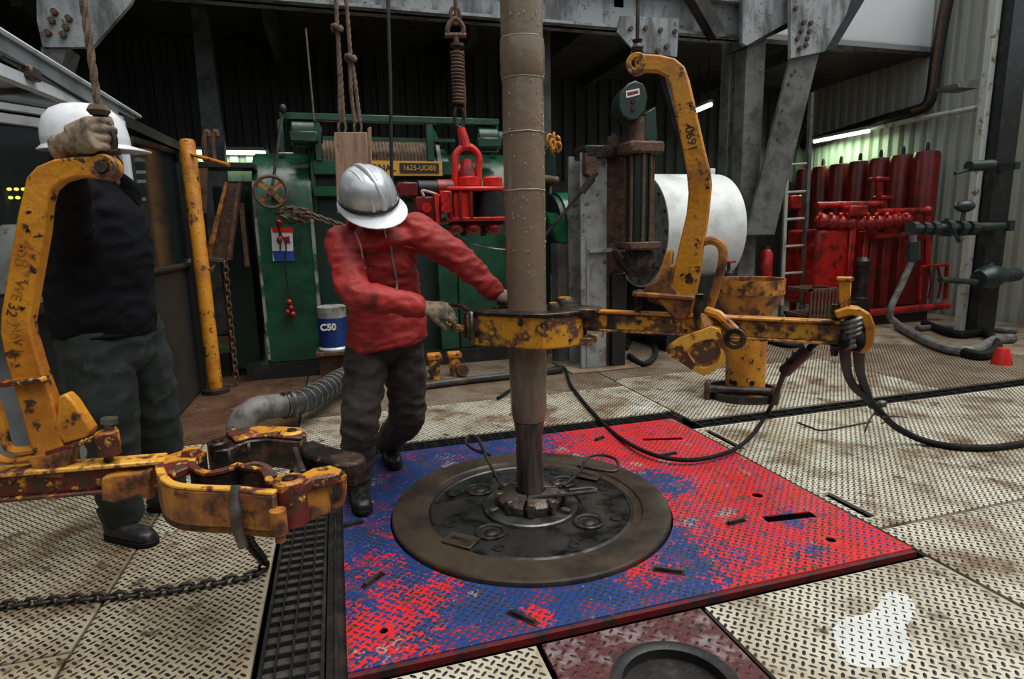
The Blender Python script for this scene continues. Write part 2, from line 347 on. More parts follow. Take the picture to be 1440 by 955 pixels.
def inslot(cx, cy, L, W, a):
    c, s = math.cos(a), math.sin(a)
    return lambda x, y: (abs((x-cx)*c+(y-cy)*s) < L/2+.008) & (abs(-(x-cx)*s+(y-cy)*c) < W/2+.008)
def anyof(*fs):
    def g(x, y):
        r = np.zeros(len(x), bool)
        for f in fs: r |= f(x, y)
        return r
    return g
def disc(cx, cy, r): return lambda x, y: np.hypot(x-cx, y-cy) < r
PX0, PX1, PY0, PY1 = -.06, 2.31, 1.78, 3.72      # red and blue panel
RC = V((.868, 2.70, 0))                           # rotary centre
MH = PZ(1040, 556)                               # mousehole funnel foot
HT = V((.92, 1.41, 0))                           # foreground hatch
plate(-.98, -.36, -.3, 3.05, 'plate_dull'); plate(-2.6, -.98, -.3, 2.2, 'plate_dull'); plate(-2.6, -.98, 2.2, 4.4, 'plate_dull'); plate(-4.6, -2.6, -.3, 4.4, 'plate_dull')
plate(-.98, -.36, 3.05, 4.4); plate(-2.6, -.36, 4.4, 6.4, 'plate_rusty'); plate(-4.6, -2.6, 4.4, 6.4, 'plate_rusty')
plate(-.36, 2.44, 3.93, 4.75); plate(-.36, 2.44, 4.75, 6.4, 'plate_tan')
s1 = (2.42, 3.25, .40, .05, math.pi/2); s2 = (2.41, 2.22, .29, .055, math.pi/2)
plate(2.34, 4.3, 1.98, 3.50, cut=[slotcut(*s1), slotcut(*s2)], skip=anyof(inslot(*s1), inslot(*s2))); plate(4.3, 7.0, 1.98, 3.50)
plate(2.34, 4.0, .2, 1.97); plate(4.0, 7, .2, 1.97)
plate(1.23, 2.33, .2, 1.73); plate(-.05, .57, .2, 1.73)
plate(.58, 1.22, .2, 1.73, 'maroon', 'lug_maroon', cut=[MB().cyl(HT-V((0, 0, .1)), HT+V((0, 0, .1)), .2, n=40)], skip=disc(HT.x, HT.y, .21), pitch=.05)
plate(2.45, 4.9, 3.68, 5.0, cut=[MB().cyl(MH-V((0, 0, .1)), MH+V((0, 0, .1)), .17, n=32)], skip=disc(MH.x, MH.y, .2))
plate(4.9, 9.0, 3.68, 5.0, 'plate_tan'); plate(2.45, 5.3, 5.0, 9.5, 'plate_tan'); plate(5.3, 9.0, 5.0, 9.5, 'plate_tan'); plate(-4.6, 2.44, 6.4, 9.5, 'plate_rusty')
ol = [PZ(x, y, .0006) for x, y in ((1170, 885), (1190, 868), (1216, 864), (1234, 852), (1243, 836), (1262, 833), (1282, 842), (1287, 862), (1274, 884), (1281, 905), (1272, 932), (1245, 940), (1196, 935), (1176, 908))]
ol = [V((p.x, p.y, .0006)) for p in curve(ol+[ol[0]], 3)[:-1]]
fp = obj('pale_patch', MB().ext(ol, (0, 0, .0007)), 'patch_white', floor, sm=0); fp['label'] = 'irregular white patch on the checker plate'
hb = obj('hatch_ring', MB().lathe([(.205, -.05), (.205, .006), (.185, .008), (.17, .0), (.17, -.05)], HT, n=40), 'black', floor)
obj('hatch_plug', MB().lathe([(0, -.02), (.1, -.02), (.11, -.035), (.172, -.035), (.172, -.06), (0, -.06)], HT, n=32), 'steel_dark', floor)
# gratings: frame and every bar a piece
def grating(x0, x1, y0, y1, label, sx, sy, z=-.004):
    t = thing('floor_grating', label, 'grating', ((x0+x1)/2, (y0+y1)/2, z-.05))
    t['group'] = 'floor gratings around the panel'
    mb = MB()
    for a, b in (((x0, y0), (x1, y0+.012)), ((x0, y1-.012), (x1, y1)), ((x0, y0), (x0+.012, y1)), ((x1-.012, y0), (x1, y1))): mb.bb((*a, z-.03), (*b, z))
    obj('frame', mb, 'grating', t, sm=0)
    if x1-x0 < 1: stuff(obj('mud_fill', MB().bb((x0+.012, y0+.012, z-.045), (x1-.012, y1-.012, z-.02)), 'mud_fill', t, sm=0))
    def run(n, mesh, f, nm):
        for i in range(n): place(nm, mesh, f(i), t)
    def bm(size):
        me = bpy.data.meshes.new('bar'); h = V(size)/2; q = MB().box((0, 0, 0), size); me.from_pydata(q.v, [], q.f); me.materials.append(M['grating']); return me
    nx = max(1, int((x1-x0)/sx)); ny = max(1, int((y1-y0)/sy))
    if nx > 1: run(nx-1, bm((.006, y1-y0-.024, .028)), lambda i: V((x0+(i+1)*(x1-x0)/nx, (y0+y1)/2, z-.016)), 'bearing_bar' if nx < ny else 'cross_bar')
    if ny > 1: run(ny-1, bm((x1-x0-.024, .006, .022)), lambda i: V(((x0+x1)/2, y0+(i+1)*(y1-y0)/ny, z-.013)), 'cross_bar' if nx < ny else 'bearing_bar')
    return t
grating(-.345, -.135, .6, 3.90, 'black steel grating strip beside the blue and red panel, running along its left-hand rail', .052, .062)
grating(-.05, 2.42, 3.735, 3.92, 'black steel grating strip behind the red and blue panel', .075, .046)
grating(2.45, 9.0, 3.515, 3.665, 'long black steel grating strip between the cream floor plates', .16, .05)
r = obj('floor_rail', MB().bb((-.13, .6, -.05), (-.062, 3.72, -.012)).bb((-.10, .6, -.012), (-.092, 3.72, .006)), 'steel_dark', floor, sm=0)
# walls: corrugated sheet
def corrugated(name, p0, p1, z0, z1, nrm, mat, pitch=.19, dep=.05):
    p0, p1, nrm = V(p0), V(p1), V(nrm); d = (p1-p0); L = d.length; d.normalize(); prof = []; s = 0
    while s < L:
        for a, h in ((0, 0), (.3, 0), (.42, 1), (.88, 1)): prof.append(p0+d*min(L, s+a*pitch)+nrm*dep*h)
        s += pitch
    mb = MB(); n = len(prof)
    back = [p-nrm*.03 for p in prof]
    vs = [p+V((0, 0, z0)) for p in prof]+[p+V((0, 0, z1)) for p in prof]
    mb.add(vs, [(i, i+1, n+i+1, n+i) for i in range(n-1)])
    mb.bb(p0-nrm*.06+V((0, 0, z0)), p1-nrm*.02+V((0, 0, z1)))
    return struct(obj(name, mb, mat, sm=0, fix=False))
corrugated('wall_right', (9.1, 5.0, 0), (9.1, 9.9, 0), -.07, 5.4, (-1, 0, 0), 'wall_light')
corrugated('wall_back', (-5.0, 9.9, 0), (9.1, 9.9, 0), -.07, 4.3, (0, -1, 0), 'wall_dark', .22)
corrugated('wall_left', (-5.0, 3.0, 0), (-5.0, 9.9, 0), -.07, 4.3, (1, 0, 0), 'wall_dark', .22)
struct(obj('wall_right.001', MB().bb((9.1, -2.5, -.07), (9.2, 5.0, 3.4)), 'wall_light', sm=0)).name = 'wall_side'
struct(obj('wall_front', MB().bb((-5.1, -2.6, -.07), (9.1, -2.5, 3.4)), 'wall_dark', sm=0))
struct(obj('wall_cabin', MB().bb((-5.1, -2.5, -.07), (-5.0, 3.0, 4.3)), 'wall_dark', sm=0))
struct(obj('ceiling_shade_block', MB().bb((-5.1, 2.3, 4.22), (-2.0, 6.9, 4.32)), 'ceiling', sm=0))  # unseen roof added to keep daylight off the left side
FB = PX(1308, 74, 9.05)
# roof over the back of the floor with a white fascia
struct(obj('ceiling', MB().bb((-5.1, 6.75, 4.22), (3.4, 10.0, 4.32)).bb((3.4, FB.y, FB.z-.02), (9.1, 10.0, FB.z+.08)).bb((3.3, 6.75, min(4.2, FB.z-.05)), (3.42, 10, max(4.32, FB.z+.08))), 'ceiling', sm=0))
struct(obj('wall_fascia', MB().bb((3.4, FB.y, FB.z), (9.05, FB.y+.02, 7.2)), 'cladding_sheet', sm=0))
struct(obj('trim_1', MB().bb((3.4, FB.y-.02, FB.z-.06), (9.05, FB.y+.10, FB.z)), 'steel_dark', sm=0))
for k, x in enumerate((-3, -.6, 1.8, 4.2, 6.6)):
    struct(obj('trim_%d' % (k+2), MB().bb((x, FB.y+.2, min(4.05, FB.z-.2)), (x+.1, 9.85, 4.22 if x < 3.4 else FB.z-.02)), 'ceiling', sm=0))
struct(obj('trim_7', MB().bb((-5, 9.78, 2.05), (9.0, 9.84, 2.25)), 'steel_dark', sm=0))
# ================================================================== RED AND BLUE ROTARY PANEL
def panelmat():
    m = bpy.data.materials.new('panel_paint'); m.use_nodes = True; nt = m.node_tree; N, L = nt.nodes, nt.links; b = N['Principled BSDF']
    g = N.new('ShaderNodeNewGeometry').outputs['Position']
    def nz(sc, det=6, ro=.65):
        n = N.new('ShaderNodeTexNoise'); n.inputs['Scale'].default_value = sc; n.inputs['Detail'].default_value = det; n.inputs['Roughness'].default_value = ro; L.new(g, n.inputs['Vector']); return n.outputs[0]
    def mth(op, a, c):
        n = N.new('ShaderNodeMath'); n.operation = op
        for i, q in enumerate((a, c)):
            if isinstance(q, (int, float)): n.inputs[i].default_value = q
            else: L.new(q, n.inputs[i])
        return n.outputs[0]
    def rng(v, lo, hi, a=0, c=1):
        r = N.new('ShaderNodeMapRange'); L.new(v, r.inputs['Value'])
        for k, q in zip(('From Min', 'From Max', 'To Min', 'To Max'), (lo, hi, a, c)): r.inputs[k].default_value = q
        return r.outputs[0]
    def blob(x, y, r):
        d = N.new('ShaderNodeVectorMath'); d.operation = 'DISTANCE'; L.new(g, d.inputs[0]); d.inputs[1].default_value = (x, y, 0); return rng(d.outputs['Value'], 0, r, 1, 0)
    sx = N.new('ShaderNodeSeparateXYZ'); L.new(g, sx.inputs[0])
    s = rng(sx.outputs[0], 1.15, 2.0, -.16, .42)             # red towards the far side rail
    for x, y, r, k in ((.02, 1.95, .34, .40), (.30, 2.15, .22, .30), (.62, 1.86, .10, .8), (1.15, 2.0, .16, .42), (0.15, 2.75, .18, .18), (1.5, 3.55, .5, .25), (2.0, 3.2, .6, .2), (1.68, 2.75, .24, -.5), (1.9, 1.9, .16, -.4), (.75, 1.9, .25, -.25), (2.02, 2.185, .19, -.5), (0.05, 2.35, .2, .2), (2.2, 2.45, .12, -.4)):
        s = mth('ADD', s, mth('MULTIPLY', blob(x, y, r), k))
    red = rng(mth('ADD', mth('ADD', s, mth('MULTIPLY', mth('SUBTRACT', nz(3.2), .5), .9)), mth('MULTIPLY', mth('SUBTRACT', nz(42, 3), .5), 1.25)), .02, .10)
    def mix(f, a, c):
        x = N.new('ShaderNodeMix'); x.data_type = 'RGBA'; L.new(f, x.inputs['Factor'])
        for k, q in (('A', a), ('B', c)):
            if isinstance(q, tuple): x.inputs[k].default_value = (*q, 1)
            else: L.new(q, x.inputs[k])
        return x.outputs['Result']
    c = mix(red, (.016, .050, .19), (.70, .022, .024))
    c = mix(rng(nz(24, 4), .57, .64), c, (.06, .05, .047)); c = mix(rng(mth('ADD', nz(4.2), mth('MULTIPLY', nz(60, 2), .25)), .74, .80), c, (.30, .28, .25)); c = mix(rng(nz(7), .66, .72), c, (.06, .05, .045))
    L.new(c, b.inputs['Base Color']); L.new(rng(nz(6), .35, .65, .24, .45), b.inputs['Roughness'])
    k = N.new('ShaderNodeBump'); k.inputs['Strength'].default_value = .25; k.inputs['Distance'].default_value = .006; L.new(nz(45), k.inputs['Height']); L.new(k.outputs[0], b.inputs['Normal']); M['panel_paint'] = m
panelmat()
ZP = .014
pt = thing('rotary_cover_panel', 'red and blue painted checker plate panel around the rotary table', 'floor panel', ((PX0+PX1)/2, (PY0+PY1)/2, -.02))
slots = [(2.02, 3.355, .27, .045, -.28), (2.02, 2.185, .26, .06, -.12)]
holes = [(PZ(1065, 700), .028), (PZ(1168, 763), .022), (PZ(540, 892), .016)]
cut = [MB().cyl(RC-V((0, 0, .2)), RC+V((0, 0, .2)), .708, n=72)]+[slotcut(*s) for s in slots]+[MB().cyl(p-V((0, 0, .2)), p+V((0, 0, .2)), r, n=16) for p, r in holes]
obj('panel_plate', cutmesh(MB().bb((PX0, PY0, -.018), (PX1, PY1, ZP)), cut), 'panel_paint', pt, sm=0)
for p, r in holes: obj('hole_shade_fill', MB().cyl(V((p.x, p.y, -.016)), V((p.x, p.y, ZP-.005)), r*.97, n=16), 'void_shade', pt)  # near-black plug paints the darkness inside each hole
for s in slots: obj('slot_shade_fill', MB().box((s[0], s[1], ZP-.016), (s[2]-.002, s[3]-.002, .02), Matrix.Rotation(s[4], 3, 'Z')), 'void_shade', pt, sm=0)  # near-black box fills the slot and paints its deep shade
lugs('tread_lugs', PX0, PX1, PY0, PY1, 'lug_panel', pt, ZP, anyof(disc(RC.x, RC.y, .72), *[inslot(*s) for s in slots], *[disc(p.x, p.y, r+.02) for p, r in holes]), .040, H=.0022)
obj('edge_rail', MB().bb((PX0-.0, PY0-.022, -.018), (PX1, PY0-.001, ZP-.006)), 'edge_red', pt, sm=0)
obj('edge_rail', MB().bb((PX1+.001, PY0, -.018), (PX1+.022, PY1, ZP-.004)), 'steel_dark', pt, sm=0)
for (px, py, a, L) in ((1035, 735, .1, .11), (525, 817, .75, .12), (735, 870, -.9, .13), (940, 804, -.55, .13), (940, 640, .1, .13), (843, 618, .5, .09), (497, 738, .2, .10)):
    p = PZ(px, py, ZP); d = V((math.cos(a), math.sin(a), 0)); s = V((-d.y, d.x, 0))
    hb = obj('lifting_bar', MB().bar(p-d*L/2+V((0, 0, .002)), p+d*L/2+V((0, 0, .002)), .026, .005), 'steel_dark', pt, sm=0)
    obj('pull_rod', MB().cyl(p-d*L*.42+V((0, 0, .011)), p+d*L*.42+V((0, 0, .011)), .0085, n=8), 'steel_dark', hb)
# ================================================================== ROTARY TABLE
rt = thing('rotary_table', 'round brown steel rotary table with dark recessed plate in the painted panel', 'rotary table', RC+V((0, 0, -.07)))
obj('outer_ring', MB().lathe([(.700, -.06), (.700, .030), (.694, .038), (.60, .040), (.565, .036), (.558, .026), (.52, .022), (.52, -.06), (.700, -.06)], RC, n=96), 'rotary_ring', rt)
obj('turntable', MB().lathe([(.519, -.05), (.519, .020), (.505, .026), (.498, .020), (.42, .018), (.40, .020), (.265, .020), (.262, .014), (.245, .014), (.245, -.05), (.519, -.05)], RC, n=96), 'rotary_steel', rt)
obj('master_bushing', MB().lathe([(.243, -.05), (.243, .030), (.236, .036), (.165, .036), (.155, .030), (.145, -.05), (.243, -.05)], RC, n=64), 'bushing', rt)
obj('bushing_recess', MB().lathe([(.2, -.06), (.2, -.045), (0, -.045), (0, -.06)], RC, n=32), 'under', rt)
for k in range(4):
    a = math.radians(38+90*k); p = RC+V((math.cos(a), math.sin(a), 0))*.335
    q = obj('drive_hole', MB().lathe([(.075, .0195), (.075, .030), (.066, .034), (.055, .030), (.052, .022), (0, .022)], p, n=24), 'rotary_steel', rt)
    obj('hole_plug', MB().lathe([(0, .032), (.02, .031), (.032, .024), (.032, .02)], p, n=16), 'steel_dark', q)
for k in range(8):
    a = math.radians(8+45*k); p = RC+V((math.cos(a), math.sin(a), 0))*.44
    obj('bolt_recess', MB().lathe([(.026, .0185), (.028, .024), (.021, .0245), (.019, .021), (0, .021)], p, n=16), 'black', rt)
for px, py, a in ((648, 760, -.75), (826, 668, -.8)):
    p = PZ(px, py, .03); d = V((math.cos(a), math.sin(a), 0)); s = V((-d.y, d.x, 0))
    q = obj('cover_plate', MB().bar(p-d*.075, p+d*.075, .10, .012), 'rotary_ring', rt, bev=.003); obj('plate_slot', MB().bar(p-d*.05+V((0, 0, .0075)), p+d*.05+V((0, 0, .0075)), .02, .003), 'steel_dark', q)
for k in range(3):
    a = math.radians(70+120*k); p = RC+V((math.cos(a), math.sin(a), 0))*.205
    obj('locking_lug', MB().box(p+V((0, 0, .045)), (.05, .03, .022), Matrix.Rotation(a, 3, 'Z')), 'steel_mid', rt, bev=.004)
# ================================================================== DRILL PIPE
pipe = thing('drill_pipe', 'mud coated brown drill pipe standing in the rotary table', 'drill pipe', RC+V((0, 0, -.3)))
zc = lambda py: PV(738, py, RC, V((1, -.35, 0)).normalized()).z
up = [(0, 3.6), (.092, 3.6), (.092, zc(60))]
obj('upper_joint', MB().lathe([(0, zc(56)), (.094, zc(56)), (.0945, zc(52)), (.0935, zc(-140)), (0, zc(-140))], RC, n=40), 'mud', pipe)
obj('joint_collar', MB().lathe([(0, zc(113)), (.092, zc(113)), (.1015, zc(105)), (.101, zc(66)), (.098, zc(57.5)), (0, zc(57.5))], RC, n=40), 'mud', pipe)
obj('middle_joint', MB().lathe([(0, zc(188)), (.0945, zc(188)), (.095, zc(182)), (.0935, zc(114)), (0, zc(114))], RC, n=40), 'mud', pipe)
obj('middle_joint', MB().lathe([(0, zc(268)), (.0955, zc(268)), (.096, zc(262)), (.095, zc(189)), (0, zc(189))], RC, n=40), 'mud', pipe)
obj('lower_joint', MB().lathe([(0, zc(590)), (.078, zc(590)), (.089, zc(578)), (.092, zc(520)), (.094, zc(440)), (.096, zc(269)), (0, zc(269))], RC, n=40), 'mud', pipe)
obj('pipe_tube', MB().lathe([(0, -.3), (.068, -.3), (.068, zc(610)), (.077, zc(591)), (0, zc(591))], RC, n=40), 'mud_low', pipe)
for py, r in ((57, .097), (188.5, .0963), (268.5, .0967), (113, .094)):
    pts = [RC+V((math.cos(a)*r, math.sin(a)*r, zc(py)+.003*noise.noise(V((a*3, py, 0))))) for a in np.linspace(0, 2*math.pi, 40, endpoint=False)]
    obj('mud_bead', MB().tube(pts, .0028, 5, closed=True), 'mud_edge', pipe)
dr = MB()
for k in range(70):
    a = RN.uniform(-2.6, -.3); z = RN.uniform(1.2, 2.6); dr.ell(RC+V((math.cos(a)*.0955, math.sin(a)*.0955, z)), (.003, .003, .008), 6, 4)
stuff(obj('mud_drips', dr, 'mud_edge', pipe))
# ================================================================== SLIPS
sp = thing('pipe_slips', 'set of muddy pipe slips with rod handles around the drill pipe', 'slips', RC+V((0, 0, -.03)))
for k in range(3):
    a0 = math.radians(32+120*k); seg = obj('slip_segment', MB().lathe([(.074, -.03), (.140, -.03), (.160, .055), (.170, .078), (.142, .10), (.105, .105), (.085, .112), (.074, .112), (.074, -.03)], RC, n=12, a0=a0+.05, a1=a0+2.04), 'slip', sp, bev=.003)
    for j in (.35, 1.05, 1.75):
        a = a0+j; d = V((math.cos(a), math.sin(a), 0)); obj('hinge_lug', MB().box(RC+d*.160+V((0, 0, .075)), (.045, .034, .07), Matrix.Rotation(a, 3, 'Z')), 'slip', seg, bev=.005)
        obj('hinge_pin', MB().cyl(RC+d*.172+V((-d.y, d.x, 0))*.026+V((0, 0, .085)), RC+d*.172-V((-d.y, d.x, 0))*.024+V((0, 0, .085)), .009, n=8), 'steel_dark', seg)
h1 = [PZ(702, 678, .10), PZ(690, 655, .17), PZ(678, 630, .22), PZ(672, 617, .24), PZ(660, 613, .235), PZ(655, 622, .22), PZ(668, 633, .20), PZ(690, 640, .185)]
obj('slip_handle', MB().tube(curve(h1, 5), .009, 8), 'steel_dark', sp)
h2 = [PZ(792, 684, .09), PZ(815, 664, .10), PZ(826, 644, .12), PZ(845, 640, .12), PZ(864, 645, .12), PZ(870, 656, .11), PZ(860, 663, .105), PZ(812, 655, .11)]
obj('slip_handle', MB().tube(curve(h2, 5), .009, 8), 'steel_dark', sp)
h3 = [PZ(733, 705, .09), PZ(760, 700, .105), PZ(800, 695, .11), PZ(836, 691, .11), PZ(830, 687, .12), PZ(800, 690, .125)]
obj('slip_handle', MB().tube(curve(h3, 5), .011, 8), 'steel_dark', sp)
# ================================================================== TONGS
def trace(pts, o, d): return [PV(x, y, o, d) for x, y in pts]
def tilted(poly, d, th):      # slab of thickness th about a vertical plane
    n = V((-d.y, d.x, 0)); return MB().ext([p-n*th/2 for p in poly], n*th)
def ringslab(c, d, ro, ri, th, n=20):
    nn = V((-d.y, d.x, 0)); return MB().lathe([(ri, -th/2), (ro, -th/2), (ro, th/2), (ri, th/2), (ri, -th/2)], c, nn, n)
# ---- tong clamped on the pipe
E1 = PZ(1205, 462, 1.0); O1 = V((RC.x, RC.y, 1.0)); D1 = (E1-O1); D1.z = 0; L1 = D1.length; D1.normalize(); N1 = V((-D1.y, D1.x, 0))
T1 = thing('pipe_tong', 'yellow pipe tong clamped around the muddy drill pipe', 'pipe tong', V((RC.x, RC.y, .86)))
def A1(s, n, z=0): return O1+D1*s+N1*n+V((0, 0, z))
def slab(mb, pl, z0, z1): return mb.ext([V((p.x, p.y, z0)) for p in pl], (0, 0, z1-z0))
zt, zb = 1.035, .885
front = [A1(-.19, -.20), A1(-.10, -.215), A1(.05, -.225), A1(.16, -.215), A1(.235, -.15), A1(.29, -.06), A1(.29, -.02), A1(.22, -.03), A1(.15, -.11), A1(.05, -.135), A1(-.05, -.13), A1(-.12, -.10), A1(-.16, -.12)]
back = [A1(.29, .02), A1(.28, .07), A1(.2, .16), A1(.06, .22), A1(-.08, .21), A1(-.18, .15), A1(-.22, .06), A1(-.15, .04), A1(-.11, .09), A1(-.04, .125), A1(.06, .125), A1(.14, .08), A1(.20, .02)]
jf = obj('front_jaw', slab(MB(), front, zb, zt), 'yellow_worn', T1, bev=.008, seg=2)
obj('top_rim', slab(MB(), [p+(p-A1(.03, 0)).normalized()*.012 for p in front], zt-.004, zt+.014), 'greasy', jf, bev=.004)
jb = obj('rear_jaw', slab(MB(), back, zb, zt), 'greasy', T1, bev=.008)
die = MB().lathe([(.098, -.075), (.125, -.075), (.125, .05), (.098, .05), (.098, -.075)], V((RC.x, RC.y, .985)), n=32); obj('jaw_dies', die, 'rust', T1)
obj('head_flange', slab(MB(), [A1(.17, -.1), A1(.36, -.055), A1(.36, .055), A1(.17, .1)], zt-.025, zt+.02), 'greasy', T1, bev=.005)
obj('head_flange', slab(MB(), [A1(.17, -.1), A1(.34, -.055), A1(.34, .055), A1(.17, .1)], zb, zb+.035), 'yellow_worn', T1, bev=.005)
for s, n, r in ((.15, .13, .05), (.17, -.10, .03), (-.17, .11, .035)):
    q = obj('hinge_pin', MB().lathe([(0, zt+.045), (r*.8, zt+.045), (r, zt+.03), (r, zt+.008), (0, zt+.008)], A1(s, n)-V((0, 0, 1.0)), n=20), 'steel_dark', T1); obj('pin_cap', MB().lathe([(0, zt+.05), (r*.6, zt+.05), (r*.65, zt+.044), (0, zt+.044)], A1(s, n)-V((0, 0, 1.0)), n=16), 'yellow_worn', q)
lj = obj('latch_jaw', slab(MB(), [A1(-.195, -.185), A1(-.16, -.12), A1(-.17, .03), A1(-.24, .04), A1(-.285, -.03), A1(-.28, -.13)], zb+.015, zt-.005), 'greasy', T1, bev=.01, seg=2)
obj('latch_strap', slab(MB(), [A1(-.215, -.215), A1(-.185, -.225), A1(-.18, -.19), A1(-.21, -.18)], zb+.01, zt+.012), 'steel_mid', lj, bev=.006)
obj('latch_rib', slab(MB(), [A1(-.25, -.16), A1(-.22, -.175), A1(-.215, -.15), A1(-.24, -.14)], zb+.03, zt-.01), 'yellow_worn', lj, bev=.006)
obj('latch_handle', MB().tube(curve([A1(-.26, -.10, -.06), A1(-.33, -.11, -.05), A1(-.37, -.10, -.035), A1(-.385, -.10, -.028)], 5), [.02]*6+[.016]*5+[.014]*5, 10), 'yellow_worn', lj)
obj('tong_handle', MB().tube(curve([A1(-.27, -.06, .02), A1(-.34, -.03, .045), A1(-.42, .02, .04), A1(-.45, .06, .035)], 5), .013, 10), 'greasy', T1)
# lever
lv = obj('lever_bar', MB().bar(A1(.25, 0, -.005), A1(L1-.04, 0, -.02), .035, .075), 'yellow_worn', T1, bev=.006)
obj('lever_flange', MB().bar(A1(.30, 0, .038), A1(L1-.06, 0, .023), .062, .014), 'yellow', lv, bev=.004)
obj('lever_flange', MB().bar(A1(.30, 0, -.046), A1(L1-.06, 0, -.061), .055, .012), 'yellow_worn', lv, bev=.004)
obj('paint_band', MB().bar(A1(.40, 0, -.007), A1(.435, 0, -.008), .041, .077), 'black', lv)
# goose neck hanger
GO = A1(PV(960, 440, O1, D1).xy.length and (PV(960, 440, O1, D1)-O1).dot(D1), 0)
neck = [(893, 77), (905, 77), (930, 79), (950, 84), (963, 95), (969, 112), (976, 142), (985, 182), (993, 217), (999, 242), (1001, 260), (999, 282), (996, 310), (990, 345), (985, 385), (979, 418), (974, 440), (950, 442), (940, 425), (945, 400), (950, 372), (957, 340), (966, 302), (969, 272), (966, 240), (961, 212), (954, 178), (948, 142), (944, 120), (937, 108), (924, 102), (908, 101), (894, 103)]
gn = obj('hanger_neck', tilted(trace(neck, O1, D1), D1, .05), 'yellow', T1, bev=.007, seg=2)
c = PV(896, 90.5, O1, D1); obj('hanger_eye', ringslab(c, D1, .043, .020, .054), 'yellow_worn', gn, bev=.004)
obj('hanger_gusset', tilted(trace([(915, 424), (904, 410), (912, 400), (925, 395), (936, 358), (943, 349), (947, 355), (945, 373), (950, 373), (946, 400), (960, 415), (960, 436)], O1, D1), D1, .06), 'yellow_rusty', gn, bev=.008, seg=2)
obj('base_flange', MB().bar(PV(892, 412, O1, D1), PV(978, 418, O1, D1), .11, .022), 'yellow_rusty', gn, bev=.006)
obj('base_block', tilted(trace([(925, 418), (976, 420), (968, 448), (950, 448)], O1, D1), D1, .075), 'yellow_rusty', gn, bev=.006)
obj('grab_handle', MB().tube(curve(trace([(984, 342), (1000, 338), (1013, 344), (1017, 358), (1014, 378), (1007, 405), (998, 432)], O1, D1), 5), .019, 10), 'yellow_rusty', gn)
for i, s in enumerate((.012, -.012)):
    pass
t_o = PV(974, 196, O1, D1)-N1*.0255; uu = (PV(982, 235, O1, D1)-PV(970, 165, O1, D1)).normalized()
text('1690', .05, 'steel_dark', gn, t_o, -uu, D1 if False else N1.cross(uu)*1.0, .0012, 'stamped_number')
for px, py in ((897, 432), (982, 438)):
    p = PV(px, py, O1, D1); obj('suspension_bolt', MB().cyl(p+V((0, 0, .06)), p-V((0, 0, .08)), .014, n=10).cyl(p+V((0, 0, .075)), p+V((0, 0, .05)), .026, n=6), 'greasy', T1)
obj('chain_shackle', MB().tube(curve([PV(985, 420, O1, D1)-N1*.05, PV(982, 435, O1, D1)-N1*.06, PV(984, 455, O1, D1)-N1*.06, PV(990, 470, O1, D1)-N1*.05], 4), .016, 8), 'greasy', T1)
# back-up casting under the lever
nb = -N1
def face(pts, off): return [PV(x, y, O1-N1*off, D1) for x, y in pts]
cast_o = [(935, 490), (952, 478), (975, 469), (1000, 460), (1012, 464), (1016, 480), (1020, 500), (1018, 512), (1005, 522), (990, 529), (975, 522), (955, 508), (940, 500)]
cast_i = [(968, 490), (975, 483), (990, 478), (1003, 476), (1011, 482), (1014, 497), (1010, 510), (998, 517), (988, 519), (977, 512), (970, 502), (966, 495)]
ca = obj('back_up_casting', MB().ext(face(cast_o, .11), N1*.085), 'yellow_worn', T1, bev=.01, seg=2)
fi, fo = face(cast_i, .118), face(cast_o[1:], .114); ci = sum(fi, V())/len(fi)
obj('casting_rim', MB().add(fo+fi+[p+N1*.03 for p in fo], [(i, (i+1) % 12, 12+(i+1) % 12, 12+i) for i in range(12)]+[(i, 24+i, 24+(i+1) % 12, (i+1) % 12) for i in range(12)]), 'edge_yellow', ca, sm=60, fix=False)
dish = fi+[ci+(p-ci)*.6+N1*.035 for p in fi]+[ci+(p-ci)*.15+N1*.042 for p in fi]
obj('casting_dish', MB().add(dish, [(j*12+i, j*12+(i+1) % 12, (j+1)*12+(i+1) % 12, (j+1)*12+i) for j in range(2) for i in range(12)]), 'yellow', ca, sm=80, fix=False)
obj('dish_hole', MB().cyl(ci+N1*.03, ci+N1*.046, .011, n=12), 'black', ca)
obj('casting_arm', MB().tube([PV(990, 445, O1, D1)-N1*.03, PV(998, 462, O1, D1)-N1*.06, PV(1002, 475, O1, D1)-N1*.08], [.03, .034, .03], 10), 'yellow_rusty', ca)
bo = PV(1034, 475, O1-N1*.08, D1); obj('boss_ring', ringslab(bo, D1, .045, .022, .06), 'greasy', ca, bev=.004)
obj('boss_bracket', MB().tube([bo+V((0, 0, .03)), PV(1012, 440, O1, D1)-N1*.06, PV(995, 436, O1, D1)-N1*.03], .02, 8), 'yellow', ca)
# lever end with wire rope
ec = A1(L1-.005, 0, -.015)
obj('lever_clevis', tilted(trace([(1172, 436), (1190, 430), (1208, 432), (1222, 440), (1229, 458), (1226, 480), (1217, 494), (1205, 494), (1213, 480), (1214, 460), (1208, 446), (1195, 441), (1175, 446)], O1, D1), D1, .10), 'yellow', T1, bev=.006, seg=2)
obj('clevis_plate', MB().bar(PV(1168, 487, O1, D1), PV(1215, 492, O1, D1), .09, .012), 'greasy', T1, bev=.003)
obj('clevis_post', tilted(trace([(1180, 394), (1197, 394), (1194, 448), (1180, 448)], O1, D1), D1, .035), 'yellow', T1, bev=.004)
obj('post_head', MB().bar(PV(1177, 392, O1, D1), PV(1200, 392, O1, D1), .055, .014), 'yellow', T1, bev=.003)
obj('clevis_pin', MB().cyl(PV(1175, 428, O1, D1), PV(1173, 500, O1, D1), .014, n=10), 'greasy', T1)
wr = MB(); cw = PV(1198, 466, O1, D1)
